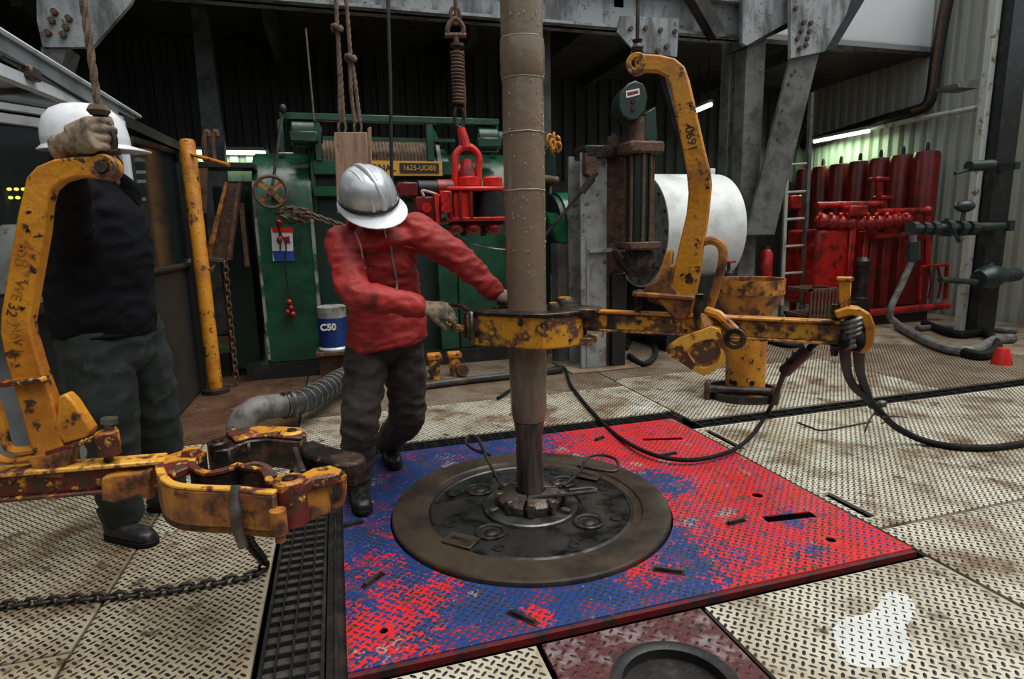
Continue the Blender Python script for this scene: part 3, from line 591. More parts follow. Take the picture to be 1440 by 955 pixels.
for k in range(6):
    pts = []
    for a in np.linspace(0, 2*math.pi, 16, endpoint=False): pts.append(cw+D1*(.036*math.cos(a)+(k-2.5)*.0*1)+N1*(.055*math.sin(a))+V((0, 0, (k-2.5)*.02+.018*math.cos(a))))
    wr.tube(pts, .0105, 6, closed=True)
obj('wire_rope_wrap', wr, 'steel_mid', T1)
# hanging wire above the hanger
hw = thing('hanging_wire', 'dark steel wire holding up the hanger of the tong on the pipe', 'wire rope', c)
topw = V((c.x, c.y, c.z+1.6)); obj('wire', MB().tube([c+V((0, 0, .04)), topw], .0085, 8), 'steel_dark', hw); obj('wire_clamp', MB().lathe([(0, .05), (.022, .05), (.026, .065), (.018, .08), (0, .08)], c, n=12).lathe([(0, .085), (.018, .085), (.022, .095), (.0, .105)], c, n=12), 'steel_dark', hw); obj('eye_shackle', MB().tube([c+V((math.cos(a)*.0, 0, 0))+D1*.025*math.cos(a)+V((0, 0, .03+.032*math.sin(a))) for a in np.linspace(0, 2*math.pi, 14, endpoint=False)], .007, 6, closed=True), 'steel_dark', hw)
# ---- tong hanging open beside the men
ZT, ZB = .66, .525
a_, b_ = PZ(30, 666, .63), PZ(222, 652, .63); D2 = (b_-a_); D2.z = 0; D2.normalize(); N2 = V((-D2.y, D2.x, 0)); O2 = PZ(85, 660, .63)
T2 = thing('pipe_tong', 'open yellow and red pipe tong hanging in front of the man in black', 'pipe tong', PZ(345, 660, ZB))
def top(pts, z=ZT): return [PZ(x, y, z) for x, y in pts]
def wall(pts, z0, z1, th, closed=False):   # strip wall following a plan line, thickness towards the left of travel
    P = [V((p.x, p.y, 0)) for p in pts]; n = len(P); off = []
    for i in range(n):
        a = P[max(i-1, 0)]; b = P[min(i+1, n-1)]; t = (b-a).normalized(); off.append(P[i]+V((-t.y, t.x, 0))*th)
    mb = MB(); vs = []
    for z in (z0, z1): vs += [p+V((0, 0, z)) for p in P]+[p+V((0, 0, z)) for p in off]
    fs = []
    for i in range(n-1):
        fs += [(i, i+1, 2*n+i+1, 2*n+i), (n+i, 3*n+i, 3*n+i+1, n+i+1), (2*n+i, 2*n+i+1, 3*n+i+1, 3*n+i), (i, n+i, n+i+1, i+1)]
    fs += [(0, 2*n, 3*n, n), (n-1, 2*n-1, 4*n-1, 3*n-1)]
    return mb.add(vs, fs)
outer = curve(top([(222, 645), (218, 658), (224, 676), (241, 687), (275, 691), (326, 693), (357, 696), (384, 698)]), 5)
inner = curve(top([(291, 640), (279, 646), (276, 656), (294, 666), (319, 661), (335, 655), (352, 659), (376, 663), (386, 680)]), 4)
fj = obj('front_jaw', wall(outer, ZB, ZT, .022), 'yellow_rusty', T2, bev=.004)
obj('jaw_rim', wall([p+V((0, 0, 0)) for p in outer], ZT+.0005, ZT+.012, .026), 'edge_yellow', fj, bev=.003)
obj('inner_wall', wall(inner, ZB+.01, ZT, -.02), 'greasy', T2, bev=.004)
obj('jaw_rim', wall(inner, ZT+.0005, ZT+.012, -.024), 'yellow_red', fj, bev=.003)
bot = [V((p.x, p.y, ZB+.004)) for p in outer]+[V((p.x, p.y, ZB+.004)) for p in inner[::-1]]
obj('jaw_floor', MB().ext(bot, (0, 0, .02)), 'greasy', fj, sm=0)
obj('jaw_web', slab(MB(), top([(222, 646), (232, 644), (263, 634), (292, 636), (280, 646), (277, 657), (262, 661), (245, 668), (225, 668)]), ZT-.02, ZT+.008), 'yellow_red', T2, bev=.005)
pn = PZ(270, 642, ZT); obj('web_pin', MB().lathe([(0, .018), (.028, .018), (.032, .008), (.032, 0), (0, 0)], pn+V((0, 0, .008)), n=18), 'yellow_red', T2)
rear = top([(300, 634), (296, 626), (306, 616), (325, 607), (363, 603), (404, 604), (424, 607), (431, 613), (424, 620), (404, 620), (376, 617), (349, 620), (332, 627), (322, 632)])
rj = obj('rear_jaw', slab(MB(), rear, ZB+.02, ZT), 'greasy', T2, bev=.006)
obj('rear_jaw_cap', slab(MB(), top([(318, 612), (327, 607), (363, 603), (404, 604), (424, 607), (431, 613), (424, 620), (404, 619), (376, 616), (349, 619), (332, 624)], ZT+.001), ZT+.001, ZT+.014), 'yellow_red', rj, bev=.004)
for x, y, r, m in ((307, 628, .036, 'greasy'), (411, 613, .042, 'edge_yellow'), (407, 682, .05, 'yellow_red')):
    p = PZ(x, y, ZT); k = obj('hinge_knuckle', MB().lathe([(0, -.12), (r, -.12), (r, .016), (r*.85, .022), (r*.55, .022), (r*.5, .014), (0, .014)], p, n=22), m, T2)
    obj('knuckle_pin', MB().lathe([(0, .026), (r*.4, .026), (r*.45, .015), (0, .015)], p, n=14), 'greasy', k)
obj('jaw_dies', wall(curve(top([(345, 656), (357, 654), (371, 658), (382, 672)], ZT-.02), 4), ZB+.02, ZT-.015, .018), 'rust', T2)
obj('latch_block', slab(MB(), top([(424, 622), (440, 618), (470, 628), (512, 637), (514, 644), (500, 652), (470, 652), (455, 647), (430, 640), (420, 630)], ZT-.01), ZB+.045, ZT-.01), 'greasy', T2, bev=.012, seg=2)
obj('latch_plate', wall(curve(top([(430, 656), (424, 640), (418, 624)], ZT), 4), ZB+.02, ZT-.01, .02), 'steel_dark', T2, bev=.003)
obj('latch_arm', slab(MB(), top([(418, 672), (440, 661), (466, 657), (486, 664), (470, 671), (440, 676), (424, 686)]), ZT-.03, ZT+.008), 'yellow_red', T2, bev=.006)
lp = [PZ(463, 668, ZT-.02), PZ(464, 690, ZT-.02), PZ(470, 712, ZT-.035), PZ(480, 706, ZT-.03), PZ(483, 690, ZT-.02), PZ(484, 666, ZT-.01)]
lq = []
for x, y in ((462, 668), (462, 695), (466, 712), (476, 710), (482, 700), (483, 668)): lq.append(PV(x, y, PZ(470, 668, ZT-.02), D2))
obj('latch_loop', MB().tube(curve(lq, 4), .011, 8), 'yellow_rusty', T2)
obj('latch_plate', slab(MB(), top([(413, 695), (428, 682), (462, 676), (460, 682), (432, 690), (420, 702)], ZT-.035), ZB, ZT-.035), 'yellow_rusty', T2, bev=.005)
q0 = PZ(333, 690, ZT); lev = obj('trip_lever', MB().tube(curve([q0+V((0, -.01, .02)), q0+V((-.004, -.025, -.04)), q0+V((-.002, -.03, -.12)), q0+V((.004, -.02, -.17))], 5), [.014]*5+[.018]*6+[.015]*5, 8), 'steel_mid', T2)
q0 = PZ(383, 697, ZT); obj('hinge_bolt', MB().cyl(q0+V((.012, -.015, -.04)), q0+V((.012, -.015, -.115)), .024, n=14).cyl(q0+V((.012, -.015, -.115)), q0+V((.012, -.015, -.14)), .015, n=8), 'yellow_rusty', T2)
obj('chain_lug', slab(MB(), top([(333, 700), (352, 697), (350, 705), (338, 712)], ZB), ZB-.035, ZB+.02), 'yellow', T2, bev=.004)
# lever and hanger
p0 = PZ(224, 655, .63); s0 = (p0-O2).dot(D2)
def A2(s, n, z=0): return O2+D2*s+N2*n+V((0, 0, z))
lv2 = obj('lever_bar', MB().bar(A2(s0+.02, 0, -.035), A2(-.75, 0, -.045), .035, .085), 'yellow_red', T2, bev=.005)
obj('lever_flange', MB().bar(A2(s0, 0, .012), A2(-.75, 0, .002), .085, .016), 'edge_yellow', lv2, bev=.004)
obj('lever_flange', MB().bar(A2(s0, 0, -.082), A2(-.75, 0, -.092), .07, .014), 'yellow_red', lv2, bev=.004)
obj('lever_socket', tilted([PV(x, y, O2-N2*.03, D2) for x, y in ((148, 668), (165, 663), (205, 661), (216, 656), (216, 700), (200, 692), (165, 703), (148, 700))], D2, .06), 'yellow_rusty', T2, bev=.008, seg=2)
neck2 = [(150, 218), (138, 221), (110, 222), (82, 225), (58, 235), (44, 250), (38, 275), (31, 305), (24, 345), (16, 395), (8, 440), (7, 467), (13, 498), (22, 531), (34, 570), (48, 622), (60, 648), (100, 642), (92, 615), (80, 561), (65, 521), (51, 474), (47, 451), (54, 410), (62, 365), (69, 325), (72, 290), (78, 268), (92, 256), (112, 250), (130, 250), (148, 254)]
g2 = obj('hanger_neck', tilted(trace(neck2, O2, D2), D2, .05), 'yellow', T2, bev=.006, seg=2)
c2 = PV(150, 236, O2, D2); obj('hanger_eye', ringslab(c2, D2, .041, .019, .052), 'yellow_worn', g2, bev=.004)
obj('eye_pin', MB().cyl(c2-N2*.04, c2+N2*.04, .018, n=12), 'steel_dark', g2)
obj('hanger_gusset', tilted(trace([(80, 600), (86, 578), (87, 556), (97, 551), (108, 562), (134, 602), (128, 612), (96, 622)], O2, D2), D2, .05), 'yellow', g2, bev=.007, seg=2)
obj('base_flange', MB().bar(PV(70, 636, O2, D2), PV(160, 606, O2, D2), .06, .02), 'yellow_red', g2, bev=.005)
obj('base_block', tilted(trace([(45, 640), (110, 625), (95, 668), (60, 668)], O2, D2), D2, .06), 'yellow_rusty', g2, bev=.005)
obj('neck_band', MB().bar(PV(-6, 541, O2-N2*.03, D2), PV(66, 532, O2-N2*.03, D2), .05, .018), 'yellow_red', g2, bev=.004)
obj('grab_handle', MB().tube(curve(trace([(-10, 560), (2, 590), (8, 620), (20, 634), (50, 632)], O2, D2), 5), .016, 8), 'yellow', g2)
obj('grab_handle', MB().tube(curve(trace([(-10, 640), (10, 648), (35, 646), (55, 640)], O2, D2), 5), .014, 8), 'yellow', g2)
pb = PV(152, 620, O2-N2*.01, D2); obj('pin_clamp', MB().lathe([(0, -.05), (.035, -.05), (.036, .035), (0, .035)], pb, n=14), 'yellow_red', T2, bev=.004)
obj('clamp_pin', MB().cyl(PV(154, 592, O2, D2), PV(152, 672, O2, D2), .015, n=12).cyl(PV(154, 588, O2, D2), PV(154, 595, O2, D2), .026, n=12), 'steel_mid', T2)
uu2 = (PV(12, 440, O2, D2)-PV(52, 290, O2, D2)).normalized()
for i, (x, y, s, tx) in enumerate(((40, 355, .062, '468'), (29, 418, .045, 'WE 32'), (31, 474, .036, 'NAV 1'))):
    o = PV(x, y, O2, D2)-N2*.0255; u = uu2 if i < 2 else (PV(34, 500, O2, D2)-PV(27, 455, O2, D2)).normalized()
    text(tx, s, 'yellow_emboss_shade' if i == 0 else 'yellow_rusty', g2, o, u, u.cross(N2), .0012, 'stamped_number')
# hanging line of the open tong
hr = thing('hanging_rope', 'brown rope with clamp holding up the open tong above the white helmet', 'rope', c2+V((0, 0, .02)))
zt2 = PV(122, 10, O2, D2).z; tp = V((c2.x, c2.y, zt2+.9)); b2 = c2+V((0, 0, .17))
m_ = MB(); rope(m_, [b2.lerp(tp, i/90) for i in range(91)], .0115); obj('rope_strand', m_, 'rope', hr)
m_ = MB(); rope(m_, [b2+V((-.028, 0, .62)).lerp(V((-.02, 0, 1.5)), i/40) for i in range(41)], .009); obj('rope_tail', m_, 'rope', hr)
obj('rope_seizing', MB().lathe([(0, .60), (.028, .605), (.034, .62), (.028, .635), (0, .64)], b2-V((.012, 0, 0)), n=12), 'rope', hr)
obj('rope_seizing', MB().lathe([(0, -.01), (.024, -.008), (.034, .005), (.024, .022), (0, .024)], b2, n=12), 'rope', hr)
obj('shackle', MB().tube(curve([c2+D2*.03+V((0, 0, .05)), c2+D2*.034+V((0, 0, .10)), c2+V((0, 0, .165)), c2-D2*.034+V((0, 0, .10)), c2-D2*.03+V((0, 0, .05))], 5), .0095, 8).cyl(c2+D2*.045+V((0, 0, .05)), c2-D2*.045+V((0, 0, .05)), .011, n=10).tube([c2+N2*.0+D2*.02*math.cos(a)*.9+V((0, 0, .025+.032*math.sin(a))) for a in np.linspace(0, 2*math.pi, 14, endpoint=False)], .008, 6, closed=True), 'steel_dark', hr)
# ================================================================== PEOPLE
def seglen(a, b): return (V(a)-V(b)).length
def limb(mb, pts, rad, n=14): mb.tube(curve(pts, 6), list(np.interp(np.linspace(0, len(pts)-1, (len(pts)-1)*6+1), range(len(pts)), rad)), n); [mb.ell(pts[i], (rad[i],)*3, 12, 8) for i in (0, len(pts)-1)]
def glove(name, wrist, fwd, palm, mat, parent, curl=(.5, .8, .6), thumb_out=.6, side=1, size=1.0, spread=.10):
    fwd = V(fwd).normalized(); palm = V(palm); palm = (palm-fwd*palm.dot(fwd)).normalized(); lat = fwd.cross(palm).normalized()*side   # lat points to the thumb side
    W = V(wrist); mb = MB(); s = size
    mb.loft([(W-fwd*.055*s, lat*.036*s, palm*.030*s), (W, lat*.033*s, palm*.026*s), (W+fwd*.03*s, lat*.040*s, palm*.022*s), (W+fwd*.07*s, lat*.047*s, palm*.019*s), (W+fwd*.098*s, lat*.045*s, palm*.016*s)], 16)
    for i, (o, L) in enumerate(((.034, 1.0), (.012, 1.08), (-.011, 1.0), (-.032, .80))):
        p = W+fwd*(.092-.004*abs(i-1))*s+lat*o*s; ang = 0; pts = [p-fwd*.02*s, p]
        dirl = (fwd+lat*(o*spread*10)).normalized()
        for j, (ln, cv) in enumerate(zip((.043, .028, .022), curl)):
            ang += cv*(1+.06*i); d = dirl*math.cos(ang)+palm*math.sin(ang); p = p+d*ln*L*s; pts.append(p)
        mb.tube(curve(pts, 3), list(np.interp(np.linspace(0, 4, 13), range(5), [.0115*s, .0118*s, .0112*s, .0104*s, .0088*s])), 9); mb.ell(pts[-1], (.0088*s,)*3, 8, 6)
    p = W+fwd*.025*s+lat*.03*s; d1 = (lat*thumb_out+fwd*.75+palm*.35).normalized(); d2 = (lat*thumb_out*.3+fwd*.85+palm*.6).normalized()
    pts = [p-d1*.015*s, p+d1*.03*s, p+d1*.03*s+d2*.035*s, p+d1*.03*s+d2*.035*s+(d2+palm*.3).normalized()*.026*s]
    mb.tube(curve(pts, 3), list(np.interp(np.linspace(0, 3, 10), range(4), [.019*s, .0145*s, .0128*s, .0105*s])), 9); mb.ell(pts[-1], (.0105*s,)*3, 8, 6)
    return organic(name, mb, mat, parent, .0045, 3, wr=.0012, wscale=(40, 40, 40))
def boot(name, heel, fwd, parent, mat='boot', L=.29, shaft=.16):
    f = V(fwd); f.z = 0; f.normalize(); s = V((f.y, -f.x, 0)); H = V((heel.x, heel.y, 0)); u = V((0, 0, 1)); mb = MB(); z0 = heel.z
    S = lambda a, z, w, h: (H+f*a+u*(z0+z), s*w, u*h)
    mb.loft([S(-.035, .05, .026, .042), S(-.01, .055, .037, .052), S(.05, .052, .039, .050), S(.11, .047, .044, .043), S(.17, .042, .049, .037), S(.215, .038, .044, .032), S(.245, .032, .026, .022)], 18)
    mb.loft([(H+f*.02+u*(z0+.05), s*.040, f*.050), (H+f*.012+u*(z0+.10), s*.043, f*.052), (H+f*.0+u*(z0+shaft), s*.052, f*.058)], 18)
    b = organic(name, mb, mat, parent, .008, 4, wr=.003, wscale=(20, 20, 30))
    ol = [H+f*a+s*w+u*(z0+.002) for a, w in ((-.045, .02), (-.02, .038), (.05, .042), (.12, .048), (.18, .053), (.23, .044), (.258, .018), (.258, -.018), (.23, -.044), (.18, -.053), (.12, -.048), (.05, -.042), (-.02, -.038), (-.045, -.02))]
    obj('boot_sole', MB().ext(ol, (0, 0, .022)), 'rubber', b, bev=.003); return b
def helmet(parent, c, upv, fwd, mat, ridges=True, band=None, r=.135, brimmat=None):
    upv = V(upv).normalized(); fwd = V(fwd); fwd = (fwd-upv*fwd.dot(upv)).normalized(); s = fwd.cross(upv); n = 32; mb = MB(); vs = []; c = V(c)
    prof = [(1.0, 0), (1.0, .25), (.97, .5), (.88, .78), (.70, 1.0), (.45, 1.13), (.2, 1.18), (0.001, 1.19)]
    for rr, z in prof:
        for k in range(n):
            a = 2*math.pi*k/n; vs.append(c+fwd*r*1.08*rr*math.cos(a)+s*r*.92*rr*math.sin(a)+upv*r*z)
    m = len(prof); fs = [(j*n+k, j*n+(k+1) % n, (j+1)*n+(k+1) % n, (j+1)*n+k) for j in range(m-1) for k in range(n)]
    sh = obj('helmet', mb.add(vs, fs), mat, parent, sm=60)
    sm_ = sh.modifiers.new('thickness', 'SOLIDIFY'); sm_.thickness = .004
    ring = []
    for k in range(n):
        a = 2*math.pi*k/n; e = .018+.055*max(0, math.cos(a))**1.6; dz = -.012-.10*e*max(0, math.cos(a))
        ring.append((c+fwd*r*1.08*math.cos(a)+s*r*.92*math.sin(a)+upv*.004, c+(fwd*math.cos(a)*(r*1.08+e)+s*math.sin(a)*(r*.92+e*.9))+upv*dz))
    mb = MB(); mb.add([p for q in ring for p in q]+[p-upv*.004 for q in ring for p in q], [(2*k, 2*k+1, 2*((k+1) % n)+1, 2*((k+1) % n)) for k in range(n)]+[(2*n+2*k, 2*n+2*((k+1) % n), 2*n+2*((k+1) % n)+1, 2*n+2*k+1) for k in range(n)]+[(2*k+1, 2*n+2*k+1, 2*n+2*((k+1) % n)+1, 2*((k+1) % n)+1) for k in range(n)]+[(2*k, 2*((k+1) % n), 2*n+2*((k+1) % n), 2*n+2*k) for k in range(n)])
    obj('brim', mb, brimmat or mat, sh, sm=50)
    if ridges:
        for off, w in ((0, .016), (.045, .010), (-.045, .010)):
            pts = []
            for t in np.linspace(.12, 2.75, 22):
                z = math.sin(t); x = math.cos(t); rr = math.sqrt(max(0, 1-(off/(r*.92))**2)); pts.append(c+fwd*r*1.08*x*rr*.985+s*off+upv*r*1.185*(z**.85)*rr)
            obj('crown_ridge', MB().tube(pts, w, 8), mat, sh, sm=70)
    if band:
        bp = [c+fwd*(r*1.08+.005)*math.cos(a)+s*(r*.92+.005)*math.sin(a)+upv*(.022) for a in np.linspace(-1.9, 1.9, 26)]
        obj('helmet_band', wallband(bp, upv, .014), band, sh)
    return sh
def wallband(pts, u, h):
    mb = MB(); n = len(pts); cc = sum(pts, V())/n; vs = []
    for p in pts:
        o = (p-cc).normalized()*.004; vs += [p-u*h/2, p+u*h/2, p+u*h/2+o, p-u*h/2+o]
    return mb.add(vs, [(4*i+a, 4*i+b, 4*i+4+b, 4*i+4+a) for i in range(n-1) for a, b in ((0, 1), (1, 2), (2, 3), (3, 0))])
def head(mb, c, upv, fwd, r=.1):
    upv = V(upv).normalized(); fwd = V(fwd); fwd = (fwd-upv*fwd.dot(upv)).normalized(); s = fwd.cross(upv); R = Matrix((s, fwd, upv)).transposed()
    mb.ell(c, (.077, .098, .115), 20, 14, R); mb.ell(c+fwd*.035-upv*.065, (.055, .055, .055), 14, 10, R); mb.ell(c+fwd*.075-upv*.10, (.026, .022, .020), 10, 8, R)
    mb.loft([(c+fwd*.09+upv*.025, s*.009, upv*.006), (c+fwd*.107-upv*.005, s*.012, upv*.010), (c+fwd*.116-upv*.022, s*.016, upv*.011)], 8); mb.ell(c+fwd*.108-upv*.024, (.018, .013, .011), 10, 6, R)
    for k in (1, -1):
        mb.ell(c+s*k*.078-upv*.012-fwd*.01, (.010, .020, .032), 10, 8, R); mb.ell(c+fwd*.088+s*k*.032+upv*.022, (.024, .010, .008), 8, 6, R)
    mb.ell(c+fwd*.098-upv*.060, (.024, .010, .006), 8, 6, R); mb.ell(c+fwd*.097-upv*.071, (.021, .010, .007), 8, 6, R)
    return s, R
def eyes(parent, c, upv, fwd):
    upv = V(upv).normalized(); fwd = V(fwd); fwd = (fwd-upv*fwd.dot(upv)).normalized(); s = fwd.cross(upv)
    for k in (1, -1): obj('eye', MB().ell(c+fwd*.083+s*k*.032+upv*.006, (.012, .012, .012), 12, 8), 'sign_white', parent)
# ---- man in the red jacket
def W3(px, py, Y): return PY(px, py, Y)
pel, che, nek = W3(543, 452, 3.12), W3(533, 372, 3.04), W3(528, 318, 2.94)
hc = W3(520, 292, 2.88); hup = V((-.10, -.52, .84)); hf = V((.42, -.75, -.55))
shR, shL = W3(484, 343, 2.98), W3(585, 326, 2.95)
elR, wrR = W3(500, 412, 2.76), W3(586, 431, 2.70); elL, wrL = W3(644, 362, 2.90), W3(693, 409, 2.86)
hpR, hpL = W3(517, 472, 3.13), W3(568, 470, 3.14)
knR, knL = W3(508, 585, 2.97), W3(572, 588, 3.22)
anR = PZ(503, 712, 0)+V((0, .06, .13)); anL = PZ(548, 652, 0)+V((0, .06, .13))
m = MB(); sd = (shL-shR).normalized(); fr = V((sd.y, -sd.x, 0)).normalized()
m.loft([(pel-V((0, 0, .05)), sd*.15, fr*.11), (pel+V((0, 0, .1)), sd*.135, fr*.10), (che, sd*.15, fr*.11), (nek-V((0, 0, .06)), sd*.15, fr*.09), (nek+V((0, 0, .03)), sd*.05, fr*.05), (hc, sd*.05, fr*.05)])
for p in ((shR, elR, wrR), (shL, elL, wrL)): limb(m, p, (.055, .042, .03))
for p in ((hpR, knR, anR), (hpL, knL, anL)): limb(m, p, (.085, .055, .04))
head(m, hc, hup, hf)
man1 = organic('person', m, 'skin', None, .010, 3)
tag(man1, 'man in a red jacket, brown trousers and silver hard hat bending over the tong', 'person'); eyes(man1, hc, hup, hf)
def jw(c, n):      # sleeve and waist folds
    return 0
m = MB(); up1 = V((0, 0, 1))
spine = [(pel-V((0, 0, .115)), .205, .17), (pel-V((0, 0, .03)), .205, .165), (pel+V((0, 0, .10)), .18, .14), (che-V((0, 0, .03)), .185, .145), (che+V((0, 0, .08)), .19, .145), (nek-V((0, 0, .09)), .185, .125), (nek-V((0, 0, .035)), .13, .10), (nek+V((0, .01, .0)), .085, .08)]
m.loft([(c, sd*a, fr*b) for c, a, b in spine], 28)
for p in ((shR, elR, wrR), (shL, elL, wrL)): limb(m, (p[0], p[0].lerp(p[1], .5), p[1], p[1].lerp(p[2], .6), p[2]), (.088, .078, .068, .057, .050))
m.ell(nek-fr*.09+V((0, 0, .0)), (.12, .07, .06))
jk = organic('jacket', m, 'jacket', man1, .010, 4, wr=.011, wscale=(10, 10, 19), seed=3)
jk['label'] = 'red hooded work jacket with front zip'
for w_, e_, r_ in ((wrR, elR, .05), (wrL, elL, .046)):
    d = (w_-e_).normalized(); obj('cuff', MB().lathe([(r_*.78, -.035), (r_, -.03), (r_*1.05, -.012), (r_, .004), (r_*.8, .010), (r_*.7, -.0)], w_, d, 18), 'jacket', jk, sm=70)
hem = [pel-V((0, 0, .11))+sd*.203*math.cos(a)+fr*.163*math.sin(a)+V((0, 0, .006*math.sin(5*a))) for a in np.linspace(0, 2*math.pi, 30, endpoint=False)]
obj('waist_hem', MB().tube(hem, .014, 8, closed=True), 'jacket', jk)
hood = [nek-fr*.02+V((0, 0, .035))+sd*.115*math.cos(a)+fr*.10*math.sin(a)-V((0, 0, .035*math.sin(a))) for a in np.linspace(math.pi*.88, 2*math.pi+.38, 26)]
obj('hood_roll', MB().tube(hood, [.022+.02*max(0, -math.sin(a)) for a in np.linspace(math.pi*.88, 2*math.pi+.38, 26)], 10), 'jacket', jk, sm=80)
from mathutils.bvhtree import BVHTree
def surf(o):
    me = o.data; return BVHTree.FromPolygons([v.co+WM[o] for v in me.vertices], [tuple(p.vertices) for p in me.polygons])
bj = surf(jk)
def onsurf(bv, px, py, off=.004):
    v = ray(px, py).normalized(); h = bv.ray_cast(CAM, v); return (h[0]-v*off) if h[0] else None
def strip(name, pts, r, mat, parent, bv, off=.003):
    q = [onsurf(bv, x, y, off) for x, y in pts]; q = [p for p in q if p]
    if len(q) > 1: obj(name, MB().tube(curve(q, 4), r, 6), mat, parent)
strip('zip', [(549, 345), (551, 358), (553, 372), (556, 385), (558, 398), (558, 408)], .0055, 'zip', jk, bj)
strip('hood_cord', [(500, 328), (507, 345), (510, 362), (513, 378)], .0038, 'cord', jk, bj)
strip('hood_cord', [(540, 320), (543, 335)], .0038, 'cord', jk, bj)
strip('chest_seam', [(500, 362), (520, 372), (545, 376)], .004, 'jacket', jk, bj)
strip('pocket_flap', [(565, 345), (585, 350)], .004, 'jacket', jk, bj)
m = MB()
m.loft([(pel+V((0, 0, .08)), sd*.16, fr*.12), (pel-V((0, 0, .02)), sd*.168, fr*.125), (pel-V((0, 0, .12)), sd*.17, fr*.125), (pel-V((0, 0, .19)), sd*.10, fr*.09)], 24)
limb(m, (hpR, hpR.lerp(knR, .5), knR, knR.lerp(anR, .5), anR+V((0, 0, -.01))), (.10, .105, .092, .084, .080)); limb(m, (hpL, hpL.lerp(knL, .5), knL, knL.lerp(anL, .5), anL+V((0, 0, -.01))), (.10, .105, .09, .080, .076))
organic('trousers', m, 'trousers', man1, .010, 4, wr=.012, wscale=(8, 8, 16), seed=9)['label'] = 'muddy brown work trousers'
boot('boot', V((anR.x, anR.y+.02, .024)), V((.12, -1, 0)), man1); boot('boot', V((anL.x, anL.y+.02, .024)), V((.1, -1, 0)), man1)
glove('glove', wrR+(wrR-elR).normalized()*.035, V((.95, -.08, -.18)), V((.0, .62, -.75)), 'glove_dirty', man1, (.55, .75, .5), .5, -1, 1.12)
glove('glove', wrL+(wrL-elL).normalized()*.03, V((.85, -.35, -.25)), V((.3, .3, -.9)), 'glove', man1, (.35, .6, .5), .5, 1, 1.08)
helmet(man1, hc+hup.normalized()*.03, hup, hf, 'helmet_silver', True, 'sign_black', .137, 'helmet_white')
# ---- man in black
pel, che, nek = W3(148, 455, 3.02), W3(140, 340, 3.0), W3(128, 258, 2.98); F2 = V((.92, .25, 0)).normalized(); S2 = V((F2.y, -F2.x, 0))   # S2: his right
hc = W3(126, 222, 2.98); hup = V((-.02, -.05, 1)); hf = V((.95, .28, -.08))
shR, shL = W3(108, 275, 2.84), W3(165, 272, 3.15)
gf = V((.75, -.60, .20)).normalized(); gp_ = V((.60, .75, 0)); gd = c2+V((0, 0, .10)); wv = gd-gf*.105-gp_*.035
elR = W3(104, 335, 2.78); wrR = wv+V((-.045, .085, -.05)); elL, wrL = W3(160, 345, 3.32), W3(160, 430, 3.34)
hpR, hpL = W3(135, 462, 2.95), W3(182, 462, 3.12)
knR, knL = W3(150, 572, 2.92), W3(216, 572, 3.22)
anR = PZ(178, 755, 0)+V((0, 0, .13)); anL = PZ(236, 716, 0)+V((0, 0, .13))
m = MB()
m.loft([(pel-V((0, 0, .05)), S2*.15, F2*.11), (pel+V((0, 0, .1)), S2*.135, F2*.10), (che, S2*.15, F2*.11), (nek-V((0, 0, .06)), S2*.15, F2*.09), (nek+V((0, 0, .03)), S2*.05, F2*.05), (hc, S2*.05, F2*.05)])
for p in ((shR, elR, wrR), (shL, elL, wrL)): limb(m, p, (.055, .042, .03))
for p in ((hpR, knR, anR), (hpL, knL, anL)): limb(m, p, (.085, .055, .04))
head(m, hc, hup, hf)
man2 = organic('person', m, 'skin', None, .010, 3)
tag(man2, 'man in a black sweater, dark jeans and white hard hat holding a hanging rope', 'person'); eyes(man2, hc, hup, hf)
hm = MB().ell(hc-V(hf).normalized()*.02, (.082, .10, .10), 16, 10); obj('hair', hm, 'hair', man2)
m = MB()
m.loft([(c, S2*a, F2*b) for c, a, b in ((pel-V((0, 0, .04)), .20, .185), (pel+V((0, 0, .03)), .215, .20), (pel+V((0, 0, .14)), .215, .20), (che-V((0, 0, .02)), .21, .195), (che+V((0, 0, .10)), .21, .185), (nek-V((0, 0, .12)), .20, .17), (nek-V((0, 0, .05)), .15, .12), (nek, .085, .085), (nek+V((0, 0, .04)), .075, .078))], 28)
for p in ((shR, elR, wrR), (shL, elL, wrL)): limb(m, (p[0], p[0].lerp(p[1], .5), p[1], p[1].lerp(p[2], .6), p[2]), (.092, .08, .07, .058, .05))
sw = organic('sweater', m, 'sweater', man2, .012, 5, wr=.008, wscale=(8, 8, 14), seed=21); sw['label'] = 'black knitted sweater'
hem = [pel-V((0, 0, .035))+S2*.20*math.cos(a)+F2*.187*math.sin(a) for a in np.linspace(0, 2*math.pi, 30, endpoint=False)]
obj('waist_hem', MB().tube(hem, .012, 8, closed=True), 'sweater', sw)
m = MB()
m.loft([(pel+V((0, 0, .05)), S2*.18, F2*.18), (pel-V((0, 0, .05)), S2*.185, F2*.185), (pel-V((0, 0, .15)), S2*.18, F2*.17), (pel-V((0, 0, .22)), S2*.11, F2*.11)], 24)
limb(m, (hpR, hpR.lerp(knR, .5), knR, knR.lerp(anR, .5), anR+V((0, 0, .0))), (.135, .13, .115, .10, .085)); limb(m, (hpL, hpL.lerp(knL, .5), knL, knL.lerp(anL, .5), anL+V((0, 0, .0))), (.135, .13, .115, .105, .095))
organic('jeans', m, 'jeans', man2, .012, 5, wr=.010, wscale=(8, 8, 9), seed=4)['label'] = 'dark green-grey denim jeans'
boot('boot', V((anR.x-.05, anR.y, .002)), V((.75, -.5, 0)), man2); boot('boot', V((anL.x-.05, anL.y, .002)), V((.85, -.2, 0)), man2)
glove('glove', wv, gf, gp_, 'glove', man2, (1.15, 1.25, .9), .25, 1, 1.2, .04)
helmet(man2, hc+hup.normalized()*.045, hup, hf, 'helmet_white', False, None, .145)
